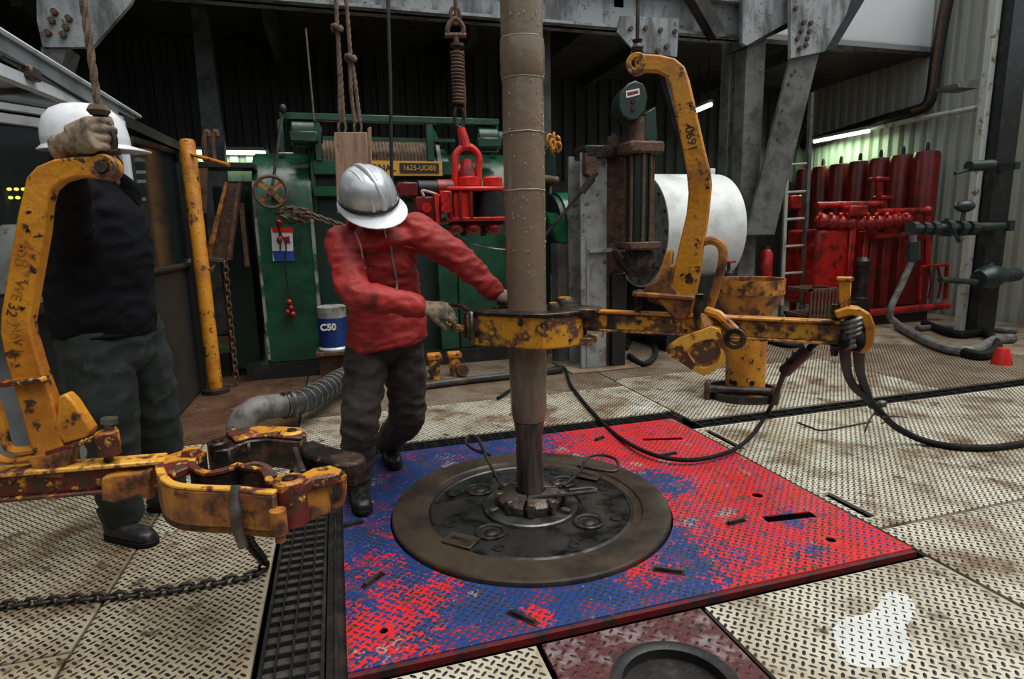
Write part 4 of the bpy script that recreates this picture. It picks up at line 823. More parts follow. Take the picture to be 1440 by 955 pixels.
# ================================================================== DERRICK STEEL
def box2(px0, py0, px1, py1, Y, dep, mb=None):      # box with front face at depth Y between two photo corners (front view)
    a, b = PY((px0+px1)/2, py0, Y), PY((px0+px1)/2, py1, Y); l, r = PY(px0, (py0+py1)/2, Y), PY(px1, (py0+py1)/2, Y)
    return (mb or MB()).bb((l.x, Y, b.z), (r.x, Y+dep, a.z))
YD = 6.75
zg = PY(700, 30, YD).z
def bolts(parent, pts, Y, r=.028, dep=.03):
    for x, y in pts:
        p = PY(x, y, Y); obj('bolt', MB().cyl(p+V((0, -dep, 0)), p+V((0, .01, 0)), r, n=6), 'rust', parent)
gd_ = struct(obj('trim_8', MB().bb((-1.9, YD, zg), (5.0, YD+.06, zg+.42)).bb((-1.9, YD-.10, zg+.40), (5.0, YD+.16, zg+.43)).bb((-1.9, YD-.10, zg), (5.0, YD+.16, zg+.03)), 'beam_grey', sm=0)); gd_['label'] = 'grey derrick girder across the top'
gp = struct(obj('trim_9', MB().ext([PY(x, y, YD-.13) for x, y in ((868, 45), (873, 22), (955, 26), (952, 80), (893, 72))], (0, .03, 0)), 'beam_grey', sm=0)); bolts(gp, ((886, 41), (907, 40), (928, 43), (948, 45), (936, 66), (924, 72)), YD-.13)
cl = struct(obj('trim_10', box2(1044, -60, 1070, 500, YD-.25, .22), 'grey_steel', bev=.01))
struct(obj('trim_11', box2(1022, -60, 1038, 500, YD+.1, .2), 'grey_steel', bev=.01))
br = struct(obj('trim_12', MB().ext([PY(x, y, YD-.45) for x, y in ((1112, 82), (1150, 70), (1085, 330), (1050, 330))], (0, .04, 0)).ext([PY(x, y, YD-.45) for x, y in ((1150, 70), (1153, 70), (1089, 330), (1085, 330))], (0, .32, 0)), 'grey_steel', sm=0)); br['label'] = 'sloping grey derrick brace'
bolts(br, ((1113, 105), (1109, 118), (1100, 155), (1097, 172), (1094, 195), (1118, 100)), YD-.45, .018, .015)
g2_ = struct(obj('trim_13', MB().ext([PY(x, y, YD-.52) for x, y in ((1112, -60), (1215, -60), (1190, 20), (1160, 72), (1112, 82))], (0, .05, 0)), 'beam_grey', sm=0)); bolts(g2_, ((1118, 12), (1129, 32), (1139, 33), (1126, 44), (1137, 45), (1134, 55), (1120, 55), (1132, 64), (1124, 68)), YD-.52)
struct(obj('trim_14', MB().ext([PY(x, y, YD-.47) for x, y in ((1190, 20), (1215, -60), (1250, -60), (1214, 3), (1176, 66), (1160, 72))], (0, .36, 0)), 'black', sm=0))
struct(obj('trim_15', MB().ext([PY(x, y, YD-.35) for x, y in ((1044, -40), (1110, -40), (1110, 30), (1050, 64), (1044, 60))], (0, .05, 0)), 'beam_grey', sm=0))
struct(obj('trim_16', MB().ext([PY(x, y, YD-.30) for x, y in ((1110, 30), (1050, 64), (1056, 64), (1112, 38))], (0, .35, 0)), 'steel_dark', sm=0))
struct(obj('trim_17', MB().bar(PY(968, -20, YD-.2), PY(1008, 50, YD-.2), .16, .16), 'steel_dark', sm=0))
struct(obj('trim_18', MB().bar(PY(935, 95, 7.6), PY(985, 275, 7.6), .12, .16), 'grey_steel', sm=0))
lg = struct(obj('trim_19', MB().ext([PY(x, y, 4.6) for x, y in ((50, -60), (215, -60), (183, 5), (130, 66), (60, 66), (52, 30))], (0, .04, 0)), 'beam_grey', sm=0)); bolts(lg, ((78, 18), (98, 27), (74, 30), (94, 40), (69, 47), (90, 50)), 4.6, .02)
struct(obj('trim_20', MB().ext([PY(x, y, 4.62) for x, y in ((58, 66), (95, 66), (82, 110), (52, 105))], (0, .2, 0)), 'grey_steel', sm=0))
struct(obj('trim_21', MB().ext([PY(x, y, 8.2) for x, y in ((268, 10), (290, 10), (315, 200), (330, 470), (300, 470), (285, 200))], (0, .15, 0)), 'grey_steel', sm=0))
struct(obj('trim_22', box2(764, 40, 776, 460, 7.4, .15), 'grey_steel', sm=0))
# ================================================================== DRAWWORKS
mk('worn_strip', (.014, .07, .036), [((.24, .25, .21), 5, .50, .56, 6, (1, 1, .6)), ((.07, .04, .025), 9, .55, .62)], .5)
YW = 6.3
dw = thing('drawworks', 'big green drawworks with cable drum behind the man in red', 'drawworks', PY(560, 470, YW+.5)*1.0); dw.location.z = 0; WM[dw] = V(dw.location)
def yz(px0, px1, prof, Y, name, mat, parent, bev=.012):   # housing with a side profile (dy, z) swept along X
    x0, x1 = PY(px0, 300, Y).x, PY(px1, 300, Y).x
    return obj(name, MB().ext([V((x0, Y+dy, z)) for dy, z in prof], (x1-x0, 0, 0)), mat, parent, bev=bev, sm=45)
zz = lambda py, px=400, Y=YW: PY(px, py, Y).z
z1, z0 = zz(205), zz(300)
arc = [(.62*(1-math.cos(t)), z0+(z1-z0)*math.sin(t)) for t in np.linspace(0, math.pi/2, 10)]
lh = yz(357, 440, [(0, .16)]+arc+[(1.3, z1), (1.3, .16)], YW, 'left_housing', 'green', dw)
for px, w in ((359, 2), (438, 2.5)):
    x0, x1 = PY(px-w, 300, YW).x, PY(px+w, 300, YW).x
    obj('worn_edge', MB().ext([V((x0, YW-.012+dy, z)) for dy, z in [(0, .2)]+arc[:4]+[(arc[3][0]+.03, arc[3][1]-.02), (.03, z0), (.03, .2)]], (x1-x0, 0, 0)), 'worn_strip', lh, sm=0)
obj('skid_base', MB().bb((PY(345, 500, YW).x, YW-.02, 0), (PY(770, 500, YW).x, YW+1.5, .16)), 'black', dw, sm=0)
xa, xb = PY(440, 300, YW).x, PY(628, 300, YW).x
cz = zz(262, 540); rd = zz(186, 540, YW+.35)-cz
pr = [(0, 0)]
L_ = xb-xa; nn = 34
prof = []
for i in range(nn*3+1):
    prof.append((rd-.02+.02*abs(math.sin(math.pi*i/3)), .06+(L_-.12)*i/(nn*3)))
obj('cable_drum', MB().lathe([(0, .06)]+prof+[(0, L_-.06)], V((xa, YW+.75, cz)), V((1, 0, 0)), 36), 'rope', dw, sm=60)
for x in (xa+.01, xb-.05): obj('drum_flange', MB().lathe([(0, 0), (rd+.12, 0), (rd+.12, .04), (0, .04)], V((x, YW+.75, cz)), V((1, 0, 0)), 36), 'green', dw)
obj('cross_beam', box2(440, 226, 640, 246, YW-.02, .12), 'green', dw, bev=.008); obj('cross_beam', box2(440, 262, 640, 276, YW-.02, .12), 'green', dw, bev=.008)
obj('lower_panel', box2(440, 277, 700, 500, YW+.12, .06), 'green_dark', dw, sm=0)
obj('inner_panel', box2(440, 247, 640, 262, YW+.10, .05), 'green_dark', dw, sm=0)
obj('top_rail', box2(393, 162, 702, 172, YW-.05, .08), 'green', dw, bev=.008); obj('top_rail', box2(440, 193, 640, 198, YW+.2, .06), 'green', dw)
for a in (447, 605): obj('rail_post', box2(a-5, 172, a+5, 226, YW-.04, .06), 'green', dw, bev=.006)
for a in (395, 697): obj('rail_post', box2(a-4, 168, a+4, 215, YW+.3, .06), 'green', dw, bev=.006)
for a, y in ((428, 195), (684, 203)):
    p = PY(a, y, YW+.05); b = obj('bearing_block', MB().box(p, (.26, .3, .10)).lathe([(0, -.11), (.13, -.11), (.13, .11), (0, .11)], p+V((0, 0, .05)), V((1, 0, 0)), 20), 'green', dw, bev=.012)
    obj('bearing_cap', MB().cyl(p+V((.12, 0, .05)), p+V((.17, 0, .05)), .09, n=16), 'black', b)
    for k in (-.1, .1): obj('bolt', MB().cyl(p+V((k, -.1, .04)), p+V((k, -.1, .09)), .02, n=6), 'rust', b)
zr1, zr0 = zz(208, 690), zz(300, 690)
arc2 = [(.55*(1-math.cos(t)), zr0+(zr1-zr0)*math.sin(t)) for t in np.linspace(0, math.pi/2, 10)]
yz(640, 765, [(0, .16)]+arc2+[(1.2, zr1), (1.2, .16)], YW+.02, 'right_housing', 'green', dw)
yz(612, 640, [(0, .16)]+[(a, b+.05) for a, b in arc2]+[(1.2, zr1+.05), (1.2, .16)], YW-.02, 'brake_guard', 'green', dw)
# brake drum cover on the far side of the pipe
bc = PY(790, 330, 6.0); rb = PY(790, 268, 6.0).z-bc.z
obj('brake_cover', MB().lathe([(0, 0), (rb*.55, 0), (rb, 0), (rb, .3), (rb*.9, .3)], V((PY(792, 300, 6.0).x, 6.3, bc.z)), V((1, 0, 0)), 36), 'green_bright', dw)
obj('brake_disc', MB().lathe([(0, -.06), (rb*.95, -.06), (rb*.95, -.01), (0, -.01)], V((PY(792, 300, 6.0).x, 6.3, bc.z)), V((1, 0, 0)), 36), 'black', dw)
obj('cover_bracket', MB().ext([PY(x, y, 5.85) for x, y in ((768, 298), (783, 300), (817, 334), (817, 341), (786, 341))], (0, .12, 0)), 'green_bright', dw, sm=0)
obj('support_post', box2(785, 342, 818, 520, 5.85, .2), 'grey_steel', dw, sm=0)
# nameplate
npb = obj('nameplate', box2(478, 226, 622, 247, YW-.035, .012), 'sign_yellow', dw, sm=0)
pc = PY(590, 236.5, YW-.038); bw = PY(618, 236, YW-.04).x-PY(563, 236, YW-.04).x; bh = zz(230, 590)-zz(244, 590)
obj('number_panel', MB().box(pc, (bw, .01, bh)), 'sign_black', npb, sm=0)
text('1625-UDBE', bh*.72, 'sign_yellow', npb, pc+V((0, -.007, 0)), (1, 0, 0), (0, 0, 1), .002, bold=.0)
text('NATIONAL', bh*.92, 'sign_black', npb, PY(524, 236.5, YW-.037), (1, 0, 0), (0, 0, 1), .002, bold=.002)
# yellow chain lock on the right end of the drawworks
yc = thing('chain_binder', 'small bunch of yellow chain hung on a dark green motor beside the drill pipe', 'chain', PY(779, 205, 6.1))
for k, (x, y) in enumerate(((773, 196), (779, 194), (784, 199), (780, 206), (776, 210), (785, 207), (777, 203))):
    p = PY(x, y, 6.1-.01*k); a = k*1.1; obj('chain_link', MB().tube([p+V((.03*math.cos(t)*math.cos(a), .03*math.cos(t)*math.sin(a), .05*math.sin(t))) for t in np.linspace(0, 6.28, 12, endpoint=False)], .014, 6, closed=True), 'yellow', yc)
mt = thing('brake_motor', 'dark green upright motor behind the drill pipe', 'motor', PY(775, 262, 6.25)); mt.location.z = 0; WM[mt] = V(mt.location)
obj('motor_body', MB().ext([PY(x, y, 6.2) for x, y in ((764, 215), (771, 203), (779, 206), (781, 225), (783, 258), (775, 262), (764, 262))], (0, .18, 0)), 'green_dark', mt, bev=.01); obj('motor_foot', MB().cyl(PY(762, 252, 6.15), PY(784, 255, 6.15), .05, n=12), 'rust', mt)
obj('motor_stand', box2(766, 262, 774, 470, 6.3, .1), 'green_dark', mt, sm=0)
# ---- handwheel and control rod
hwl = thing('handwheel', 'rusty handwheel with yellow cross spokes on the green housing', 'handwheel', PY(381, 270, 6.0))
cw_ = PY(381, 270, 6.0); R_ = PY(404, 270, 6.0).x-cw_.x
obj('rim', MB().tube([cw_+V((math.cos(a)*R_, 0, math.sin(a)*R_)) for a in np.linspace(0, 2*math.pi, 36, endpoint=False)], .016, 8, closed=True), 'rust', hwl)
for a in (.72, 2.36): obj('spoke', MB().bar(cw_-V((math.cos(a), 0, math.sin(a)))*R_, cw_+V((math.cos(a), 0, math.sin(a)))*R_, .012, .042, V((0, 1, 0)).cross(V((math.cos(a), 0, math.sin(a))))), 'yellow_rusty', hwl)
obj('hub', MB().cyl(cw_-V((0, .03, 0)), cw_+V((0, .33, 0)), .035, n=14), 'rust', hwl)
cr = thing('control_rod', 'thin steel control rod rising behind the handwheel to a knob', 'control lever', PY(384, 262, 6.12))
obj('rod', MB().cyl(PY(383, 262, 6.12), PY(398, 157, 6.12), .014, n=8), 'steel_mid', cr); obj('knob', MB().ell(PY(398, 153, 6.12), (.035, .035, .045), 12, 8), 'black', cr); obj('side_arm', MB().tube([PY(388, 220, 6.12), PY(392, 216, 6.12), PY(412, 216, 6.2)], .012, 6), 'steel_mid', cr)
# ---- rope tangle
tg = thing('tangled_rope', 'tangle of frayed brown rope hung across the green housing', 'rope', PY(415, 298, 6.05))
pts = [PY(388+55*random.random(), 288+18*random.random()+8*(i/22), 6.08+.08*random.random()) for i in range(34)]
m_ = MB(); rope(m_, resample(curve(pts, 10), .02), .016, 30, 2, 4); obj('tangle', m_, 'rope', tg)
for dy in (0, 5):
    m_ = MB(); rope(m_, resample(curve([PY(432, 298+dy, 6.1), PY(455, 306+dy, 6.0), PY(500, 322+dy, 5.8)], 10), .02), .016, 30, 2, 5); obj('rope_end', m_, 'rope', tg)
# ---- notice on the green housing
ns = thing('notice', 'red, white and blue notice stuck on the green housing', 'sign', PY(397, 345, YW-.012))
def quad(px0, py0, px1, py1, Y, th=.006): return MB().ext([PY(px0, py0, Y), PY(px1, py0, Y), PY(px1+2, py1, Y), PY(px0+3, py1, Y)], (0, th, 0))
obj('white_sheet', quad(381, 320, 411, 367, YW-.012), 'sign_white', ns, sm=0); obj('red_band', quad(381, 320, 411, 327, YW-.015, .003), 'red_bright', ns, sm=0); obj('blue_band', quad(383, 353, 413, 367, YW-.015, .003), 'sign_blue', ns, sm=0)
obj('red_mark', MB().ext([PY(x, y, YW-.016) for x, y in ((399, 333), (407, 332), (408, 342), (401, 343))], (0, .003, 0)), 'red', ns, sm=0)
pd = thing('hanging_pendant', 'thin black cord with red knots hanging over the notice', 'cord', PY(402, 370, YW-.05))
obj('cord', MB().tube(curve([PY(391, 312, YW-.05), PY(393, 325, YW-.05), PY(402, 345, YW-.05), (PY(401, 370, YW-.05)), PY(407, 420, YW-.05)], 6), .008, 6), 'black', pd); obj('cord', MB().tube(curve([PY(392, 318, YW-.06), PY(394, 340, YW-.06), PY(394, 356, YW-.06)], 6), .008, 6), 'black', pd)
for x, y in ((392, 314), (393, 338), (407, 426), (409, 434), (405, 440), (412, 443)): obj('red_knot', MB().ell(PY(x, y, YW-.06), (.028, .028, .038), 10, 8), 'red', pd)
# ---- yellow post by the cabin
yp0 = PZ(304, 552); yp = thing('yellow_post', 'tall chipped orange-yellow steel post beside the cabin', 'post', yp0)
zt_ = PY(262, 196, yp0.y).z
obj('post_tube', MB().lathe([(0, 0), (.062, 0), (.062, zt_-.02), (.05, zt_), (0, zt_+.005)], yp0, n=18), 'yellow', yp); obj('foot_plate', MB().lathe([(0, 0), (.12, 0), (.12, .04), (.07, .05), (0, .05)], yp0, n=16), 'steel_dark', yp)
obj('stay_rod', MB().cyl(V((yp0.x, yp0.y-.03, zt_-.12)), PY(322, 232, 5.7), .016, n=8), 'yellow', yp); obj('side_lug', MB().ext([PY(x, y, yp0.y) for x, y in ((284, 385), (302, 372), (298, 382), (286, 394))], (0, .06, 0)), 'yellow_rusty', yp, sm=0)
# ---- control stand with trough
cs = thing('control_stand', 'dark control stand with a rusty tilted channel trough', 'control stand', PY(315, 480, 6.4)); cs.location.z = 0; WM[cs] = V(cs.location)
obj('stand_body', box2(312, 262, 356, 520, 6.55, .4), 'green_dark', cs, bev=.01); obj('stand_leg', MB().bb((cs.location.x-.3, 6.6, 0), (cs.location.x+.18, 6.9, .25)), 'black', cs, sm=0)
obj('top_bracket', box2(276, 228, 357, 236, 6.2, .3), 'black', cs, bev=.006); obj('bracket_leg', MB().ext([PY(x, y, 6.15) for x, y in ((280, 236), (291, 236), (290, 300), (284, 298))], (0, .06, 0)), 'rust', cs, sm=0)
ta, tb = [PY(x, y, 6.2) for x, y in ((318, 258), (335, 258), (317, 366), (290, 362))], None
tr = obj('channel_trough', MB().ext(ta, (0, .03, 0)), 'rust', cs, sm=0)
obj('channel_lip', MB().ext([PY(x, y, 6.12) for x, y in ((316, 256), (320, 256), (296, 364), (288, 362))], (0, .12, 0)), 'yellow_rusty', tr, sm=0); obj('channel_lip', MB().ext([PY(x, y, 6.12) for x, y in ((334, 256), (338, 256), (324, 366), (318, 366))], (0, .12, 0)), 'rust', tr, sm=0)
obj('channel_end', MB().bar(PY(290, 364, 6.15), PY(315, 366, 6.15), .1, .03), 'grey_steel', tr)
obj('side_strut', box2(340, 285, 346, 375, 6.3, .05), 'rust', cs)
for x in (289, 301): obj('hook_ear', MB().tube(curve([PY(x, 226, 6.25), PY(x-2, 200, 6.25), PY(x+2, 184, 6.25), PY(x+5, 192, 6.25)], 4), .025, 8), 'rust', cs)
# ---- chains: every link a part
def chain(name, label, cat, pts, L=.05, r=.0075, mat='steel_dark', w=.017):
    q = resample(curve(pts, 12), L*.74); t = thing(name, label, cat, q[0].lerp(q[-1], .5))
    mb = MB().tube([V(((L/2-w)*(1 if abs(a) < math.pi/2 else -1)+w*math.cos(a), w*math.sin(a), 0)) for a in np.linspace(-math.pi, math.pi, 14, endpoint=False)], r, 6, closed=True)
    me = bpy.data.meshes.new('link'); me.from_pydata(mb.v, [], mb.f); fixn(me); me.shade_smooth(); me.materials.append(M[mat])
    for i in range(len(q)-1):
        d = (q[i+1]-q[i]).normalized(); u, v_ = basis(d); a = math.radians(20+90*(i % 2)); s = u*math.cos(a)+v_*math.sin(a); n = d.cross(s)
        o = place('chain_link', me, (q[i]+q[i+1])/2, t); o.rotation_euler = Matrix((d, s, n)).transposed().to_euler()
    return t
lug0 = PZ(343, 742, ZB-.02)
chain('snub_chain', 'black steel chain hanging from the open tong and trailing over the floor', 'chain', [lug0, PZ(352, 765, .32), PZ(368, 785, .10), PZ(372, 798, .016), PZ(355, 810, .014), PZ(330, 815, .014), PZ(270, 826, .014), PZ(180, 838, .014), PZ(90, 844, .014), PZ(0, 853, .014), PZ(-120, 872, .014)], .055)
chain('hanging_chain', 'thin rusty chain hanging straight down beside the yellow post', 'chain', [PY(317, 368, 6.1), PY(321, 420, 6.1), PY(326, 470, 6.1), PY(333, 540, 6.1)], .075, .009, 'rust', .022)
# ================================================================== CABIN ON THE LEFT
XC = -1.3; Ycor = PX(168, 170, XC).y; zc_ = PX(168, 170, XC).z; zs = 1.0
Yb = PX(250, 215, XC).y; AD = V((-.67, -.74, 0)).normalized(); K = V((XC, Ycor, 0)); AE = K+AD*1.9; AN = V((.74, -.67, 0)).normalized()
cb = thing('drillers_cabin', 'driller\'s cabin with aluminium framed windows behind the man in black', 'cabin', K+V((-.9, .3, 0)))
def vslab(a, b, z0, z1, n, th): return MB().ext([V((a.x, a.y, z0)), V((b.x, b.y, z0)), V((b.x, b.y, z1)), V((a.x, a.y, z1))], n*th)
B_ = V((XC, Yb, 0)); nx = V((-1, 0, 0))
zsill = PV(65, 428, K, AD).z
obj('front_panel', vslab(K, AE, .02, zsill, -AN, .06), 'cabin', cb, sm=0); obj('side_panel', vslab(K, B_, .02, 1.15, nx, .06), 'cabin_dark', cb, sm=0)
obj('window_sill', MB().bar(K+V((0, 0, zsill+.02))+AN*.01, AE+V((0, 0, zsill+.02))+AN*.01, .09, .04), 'alu', cb)
obj('corner_post', MB().cyl(K+V((0, 0, .02)), K+V((0, 0, zc_)), .035, n=10), 'alu', cb)
for i, (dz, th) in enumerate(((-.02, .035), (-.085, .05))): obj('window_rail', MB().bar(K+V((0, 0, zc_+dz)), AE+V((0, 0, zc_+dz)), .05, th), 'alu', cb)
obj('front_window', vslab(K+AN*-.02, AE+AN*-.02, zsill+.04, zc_-.11, -AN, .008), 'glass_pane', cb, sm=0)
# side window with a rounded dark frame
zb_ = 1.18; zt_s = zc_-.05; zt_e = PX(247, 215, XC).z
fr_ = [V((XC+.0, Ycor+.10, zb_)), V((XC, Ycor+.10, zt_s-.10)), V((XC, Ycor+.16, zt_s-.04)), V((XC, Yb-.18, zt_e)), V((XC, Yb-.08, zt_e-.08)), V((XC, Yb-.06, zb_+.06)), V((XC, Yb-.12, zb_))]
sw_ = obj('side_window', MB().ext(fr_, (-.01, 0, 0)), 'glass_pane', cb, sm=0); obj('window_gasket', MB().tube(fr_, .03, 8, closed=True), 'black', sw_)
obj('side_top_rail', MB().bar(K+V((0, 0, zc_)), B_+V((0, 0, zt_e+.06)), .08, .07), 'cabin_dark', cb); obj('rear_post', MB().bb((XC-.05, Yb-.05, .02), (XC+.02, Yb+.04, zt_e+.08)), 'cabin_dark', cb)
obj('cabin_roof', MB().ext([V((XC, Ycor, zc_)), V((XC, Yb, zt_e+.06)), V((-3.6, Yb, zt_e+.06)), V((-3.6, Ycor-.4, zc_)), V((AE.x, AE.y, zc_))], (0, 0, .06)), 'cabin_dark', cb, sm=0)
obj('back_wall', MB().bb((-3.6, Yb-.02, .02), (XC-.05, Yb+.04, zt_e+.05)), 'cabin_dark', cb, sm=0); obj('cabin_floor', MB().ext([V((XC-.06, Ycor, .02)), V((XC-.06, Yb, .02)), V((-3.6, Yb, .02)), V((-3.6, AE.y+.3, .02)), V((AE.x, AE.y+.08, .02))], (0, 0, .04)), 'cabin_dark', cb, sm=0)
# glazed visor over the front
vb = PX(5, 104, XC); vb2 = K+(vb-V((0, 0, 0))-K)*1.0; P0 = V((XC, Ycor, zc_+.0)); P1 = PX(-30, 88, XC); P2 = AE+V((0, 0, zc_+.02))
obj('visor_bar', MB().bar(P0, P1, .05, .05), 'alu', cb); obj('visor_glass', MB().add([P0, P1, P2, P0+V((0, 0, .008)), P1+V((0, 0, .008)), P2+V((0, 0, .008))], [(0, 1, 2), (5, 4, 3), (0, 3, 4, 1), (1, 4, 5, 2), (2, 5, 3, 0)]), 'glass_pane', cb, sm=0)
obj('visor_bar', MB().bar(P0.lerp(P2, .45), P0.lerp(P1, .65), .03, .03), 'steel_dark', cb)
obj('roof_fascia', MB().ext([P0+V((0, .15, .02)), P1+V((0, .0, .10)), P1+V((0, 0, .17)), P0+V((0, .45, .10))], (-.06, 0, 0)), 'cabin', cb, sm=0)
obj('edge_strip', MB().tube([P0+V((.01, .45, .11)), P1+V((.01, 0, .18))], .012, 6), 'alu', cb)
obj('wiper_arm', MB().tube([PX(5, 80, XC+.03), PX(45, 98, XC+.03), PX(55, 103, XC+.03), PX(90, 125, XC+.03), PX(125, 146, XC+.03)], .008, 6), 'black', cb); obj('wiper_motor', MB().box(PX(42, 103, XC+.03), (.06, .10, .06)), 'steel_mid', cb, bev=.01)
# inside
co = thing('control_console', 'dark console with yellow indicator lights inside the cabin', 'console', V((-2.35, 4.35, .06)))
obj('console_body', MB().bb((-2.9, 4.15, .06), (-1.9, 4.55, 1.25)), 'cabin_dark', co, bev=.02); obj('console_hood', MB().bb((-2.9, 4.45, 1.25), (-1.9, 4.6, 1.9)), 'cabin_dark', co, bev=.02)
for x, y in ((13, 266), (23, 266), (33, 266), (15, 278), (25, 278)): obj('indicator_light', MB().ell(PY(x, y, 4.44), (.014, .01, .010), 8, 6), 'led_yellow', co)
sc_ = thing('cabin_seat', 'pale rounded seat inside the cabin', 'seat', V((PY(35, 400, 3.9).x, 3.95, .06)))
s_ = PY(35, 360, 3.9); obj('seat_back', MB().loft([(s_+V((0, 0, -.2)), V((.20, 0, 0)), V((0, .05, 0))), (s_, V((.20, 0, 0)), V((0, .05, 0))), (s_+V((0, 0, .12)), V((.16, 0, 0)), V((0, .04, 0))), (s_+V((0, 0, .17)), V((.08, 0, 0)), V((0, .02, 0)))], 20), 'grey_paint', sc_, sm=70)
obj('seat_cushion', MB().box(s_+V((0, .1, -.27)), (.42, .42, .1)), 'cabin_dark', sc_, bev=.03); obj('seat_stem', MB().bb((s_.x-.05, s_.y+.05, .06), (s_.x+.05, s_.y+.15, s_.z-.3)), 'black', sc_, sm=0)
# things seen through the side window
for i, y in enumerate((242, 255, 280)): obj('label_strip', MB().bar(PX(182, y, XC-.012), PX(205, y, XC-.012), .004, .022), 'sign_white', sw_)
# ================================================================== HANGING GEAR
YB_ = 4.3
wb = thing('wooden_block', 'two wooden planks slung from knotted ropes above the silver helmet', 'wooden block', PY(497, 290, YB_))
obj('plank', MB().ext([PY(x, y, YB_) for x, y in ((470, 186), (516, 186), (521, 300), (474, 300))], (0, .045, 0)), 'wood', wb, bev=.004); obj('plank', MB().ext([PY(x, y, YB_+.09) for x, y in ((517, 180), (522, 178), (524, 300), (519, 300))], (0, .06, 0)), 'wood', wb, bev=.003)
for x in (481, 503): obj('eye_loop', MB().tube(curve([PY(x-4, 188, YB_+.05), PY(x-5, 176, YB_+.05), PY(x, 170, YB_+.05), PY(x+5, 176, YB_+.05), PY(x+4, 188, YB_+.05)], 4), .009, 6), 'rope', wb)
def hrope(name, label, paths, knots, Y, r=.014, mat='rope'):
    t = thing(name, label, 'rope', PY(*paths[0][-1], Y))
    for p in paths:
        m_ = MB(); rope(m_, resample(curve([PY(x, y, Y) for x, y in p], 12), .012), r, 45, 3, 5); obj('rope_strand', m_, mat, t)
    for x, y in knots: obj('knot', MB().tube([PY(x, y, Y)+V((.026*math.cos(a), .026*math.sin(a), .012*math.sin(2*a))) for a in np.linspace(0, 6.28, 12, endpoint=False)], .018, 8, closed=True), mat, t)
hrope('sling_rope', 'knotted rope sling holding the outer edge of the wooden block', [[(470, -60), (473, 0), (474, 40)], [(474, 40), (479, 100), (483, 172)], [(475, 40), (477, 100), (478, 172)]], [(474, 40)], YB_+.05)
hrope('sling_rope', 'longer sling rope with a lower knot ending in two strands on the wooden block', [[(483, -60), (487, 0), (493, 82)], [(492, 82), (494, 130), (499, 172)], [(494, 82), (500, 120), (506, 172)]], [(493, 82)], YB_+.05)
tag(obj('hanging_cable', MB().tube([PY(544, -60, 4.9), PY(549, 120, 4.9), PY(552, 330, 4.9)], .014, 8), 'black'), 'straight black cable hanging in front of the nameplate', 'cable')
tag(obj('hanging_line', MB().tube([PY(430, 40, 6.0), PY(442, 170, 6.0)], .009, 6), 'rope'), 'thin pale line hanging above the green top rail', 'line')
# ---- red spinning wrench on a spring
YS = 3.9
hk = thing('spring_hanger', 'rusty shackle and coil spring suspended above the red spinning wrench', 'spring hanger', PY(650, 180, YS))
def S3(x, y, d=0): return PY(x, y, YS+d)
obj('shackle', MB().tube(curve([S3(630, 52), S3(630, 38), S3(640, 26), S3(651, 38), S3(650, 52)], 5), .016, 8), 'rust', hk); obj('shackle_pin', MB().cyl(S3(626, 50), S3(655, 50), .018, n=8), 'rust', hk)
obj('top_chain', MB().tube([S3(641, 24)+V((0, 0, 0)), S3(640, -20)], .014, 6), 'rust', hk); obj('top_loop', MB().tube([S3(640, 22)+V((.03*math.cos(a), 0, .05*math.sin(a))) for a in np.linspace(0, 6.28, 14, endpoint=False)], .012, 6, closed=True), 'rust', hk)
obj('swivel', MB().cyl(S3(641, 52), S3(643, 74), .018, n=10), 'rust', hk); obj('spring_cap', MB().cyl(S3(643, 62), S3(643, 66), .045, n=12), 'steel_dark', hk)
sa, sb = S3(643, 72), S3(646, 146); sx_ = []
for i in range(15*14+1):
    a = 2*math.pi*i/14; sx_.append(sa.lerp(sb, i/(15*14))+V((.037*math.cos(a), .037*math.sin(a), 0)))
obj('coil_spring', MB().tube(sx_, .0095, 6), 'rust', hk); obj('spring_core', MB().cyl(sa, sb, .02, n=10), 'steel_dark', hk)
obj('spring_rod', MB().cyl(S3(653, 120, -.03), S3(654, 165, -.03), .007, n=6), 'rust', hk); obj('lower_eye', MB().tube([S3(646, 165)+V((.03*math.cos(a), 0, .065*math.sin(a))) for a in np.linspace(0, 6.28, 14, endpoint=False)], .013, 6, closed=True), 'steel_dark', hk)
sw1 = thing('spinning_wrench', 'red power spinning wrench hanging behind the drill pipe', 'spinning wrench', S3(665, 330))
obj('yoke_stem', MB().tube([S3(648, 180), S3(652, 195), S3(655, 208)], [.026, .032, .036], 10), 'red_bright', sw1)
obj('yoke', MB().tube(curve([S3(640, 262), S3(640, 240), S3(640, 220), S3(648, 209), (S3(656, 206)), S3(665, 209), S3(673, 220), S3(673, 240), S3(673, 262)], 4), .023, 10), 'red_bright', sw1)
obj('bell', MB().lathe([(0, .16), (.035, .16), (.04, .12), (.055, .08), (.06, .0), (0, 0)], S3(657, 260), n=20), 'red', sw1)
tp_ = obj('top_plate', box2(630, 262, 712, 268, YS-.12, .34), 'red_bright', sw1, bev=.008)
for x, r in ((659, .075), (693, .065)): obj('cap_disc', MB().lathe([(0, 0), (r, 0), (r, .05), (r*.8, .06), (0, .06)], S3(x, 262), n=22), 'red_bright', sw1)
obj('roller', MB().cyl(S3(692, 270), S3(692, 306), .115, n=24), 'black', sw1); obj('roller', MB().cyl(S3(672, 270, .12), S3(672, 306, .12), .1, n=24), 'black', sw1)
obj('main_body', box2(638, 269, 664, 309, YS-.10, .26), 'red_bright', sw1, bev=.01); obj('lower_plate', box2(628, 305, 714, 311, YS-.12, .34), 'red', sw1, bev=.006); obj('under_plate', box2(640, 311, 710, 317, YS-.06, .22), 'black', sw1, bev=.006)
for x in (640, 665, 694): obj('lower_clamp', MB().ell(S3(x, 321, -.03), (.06, .07, .045), 12, 8), 'red', sw1)
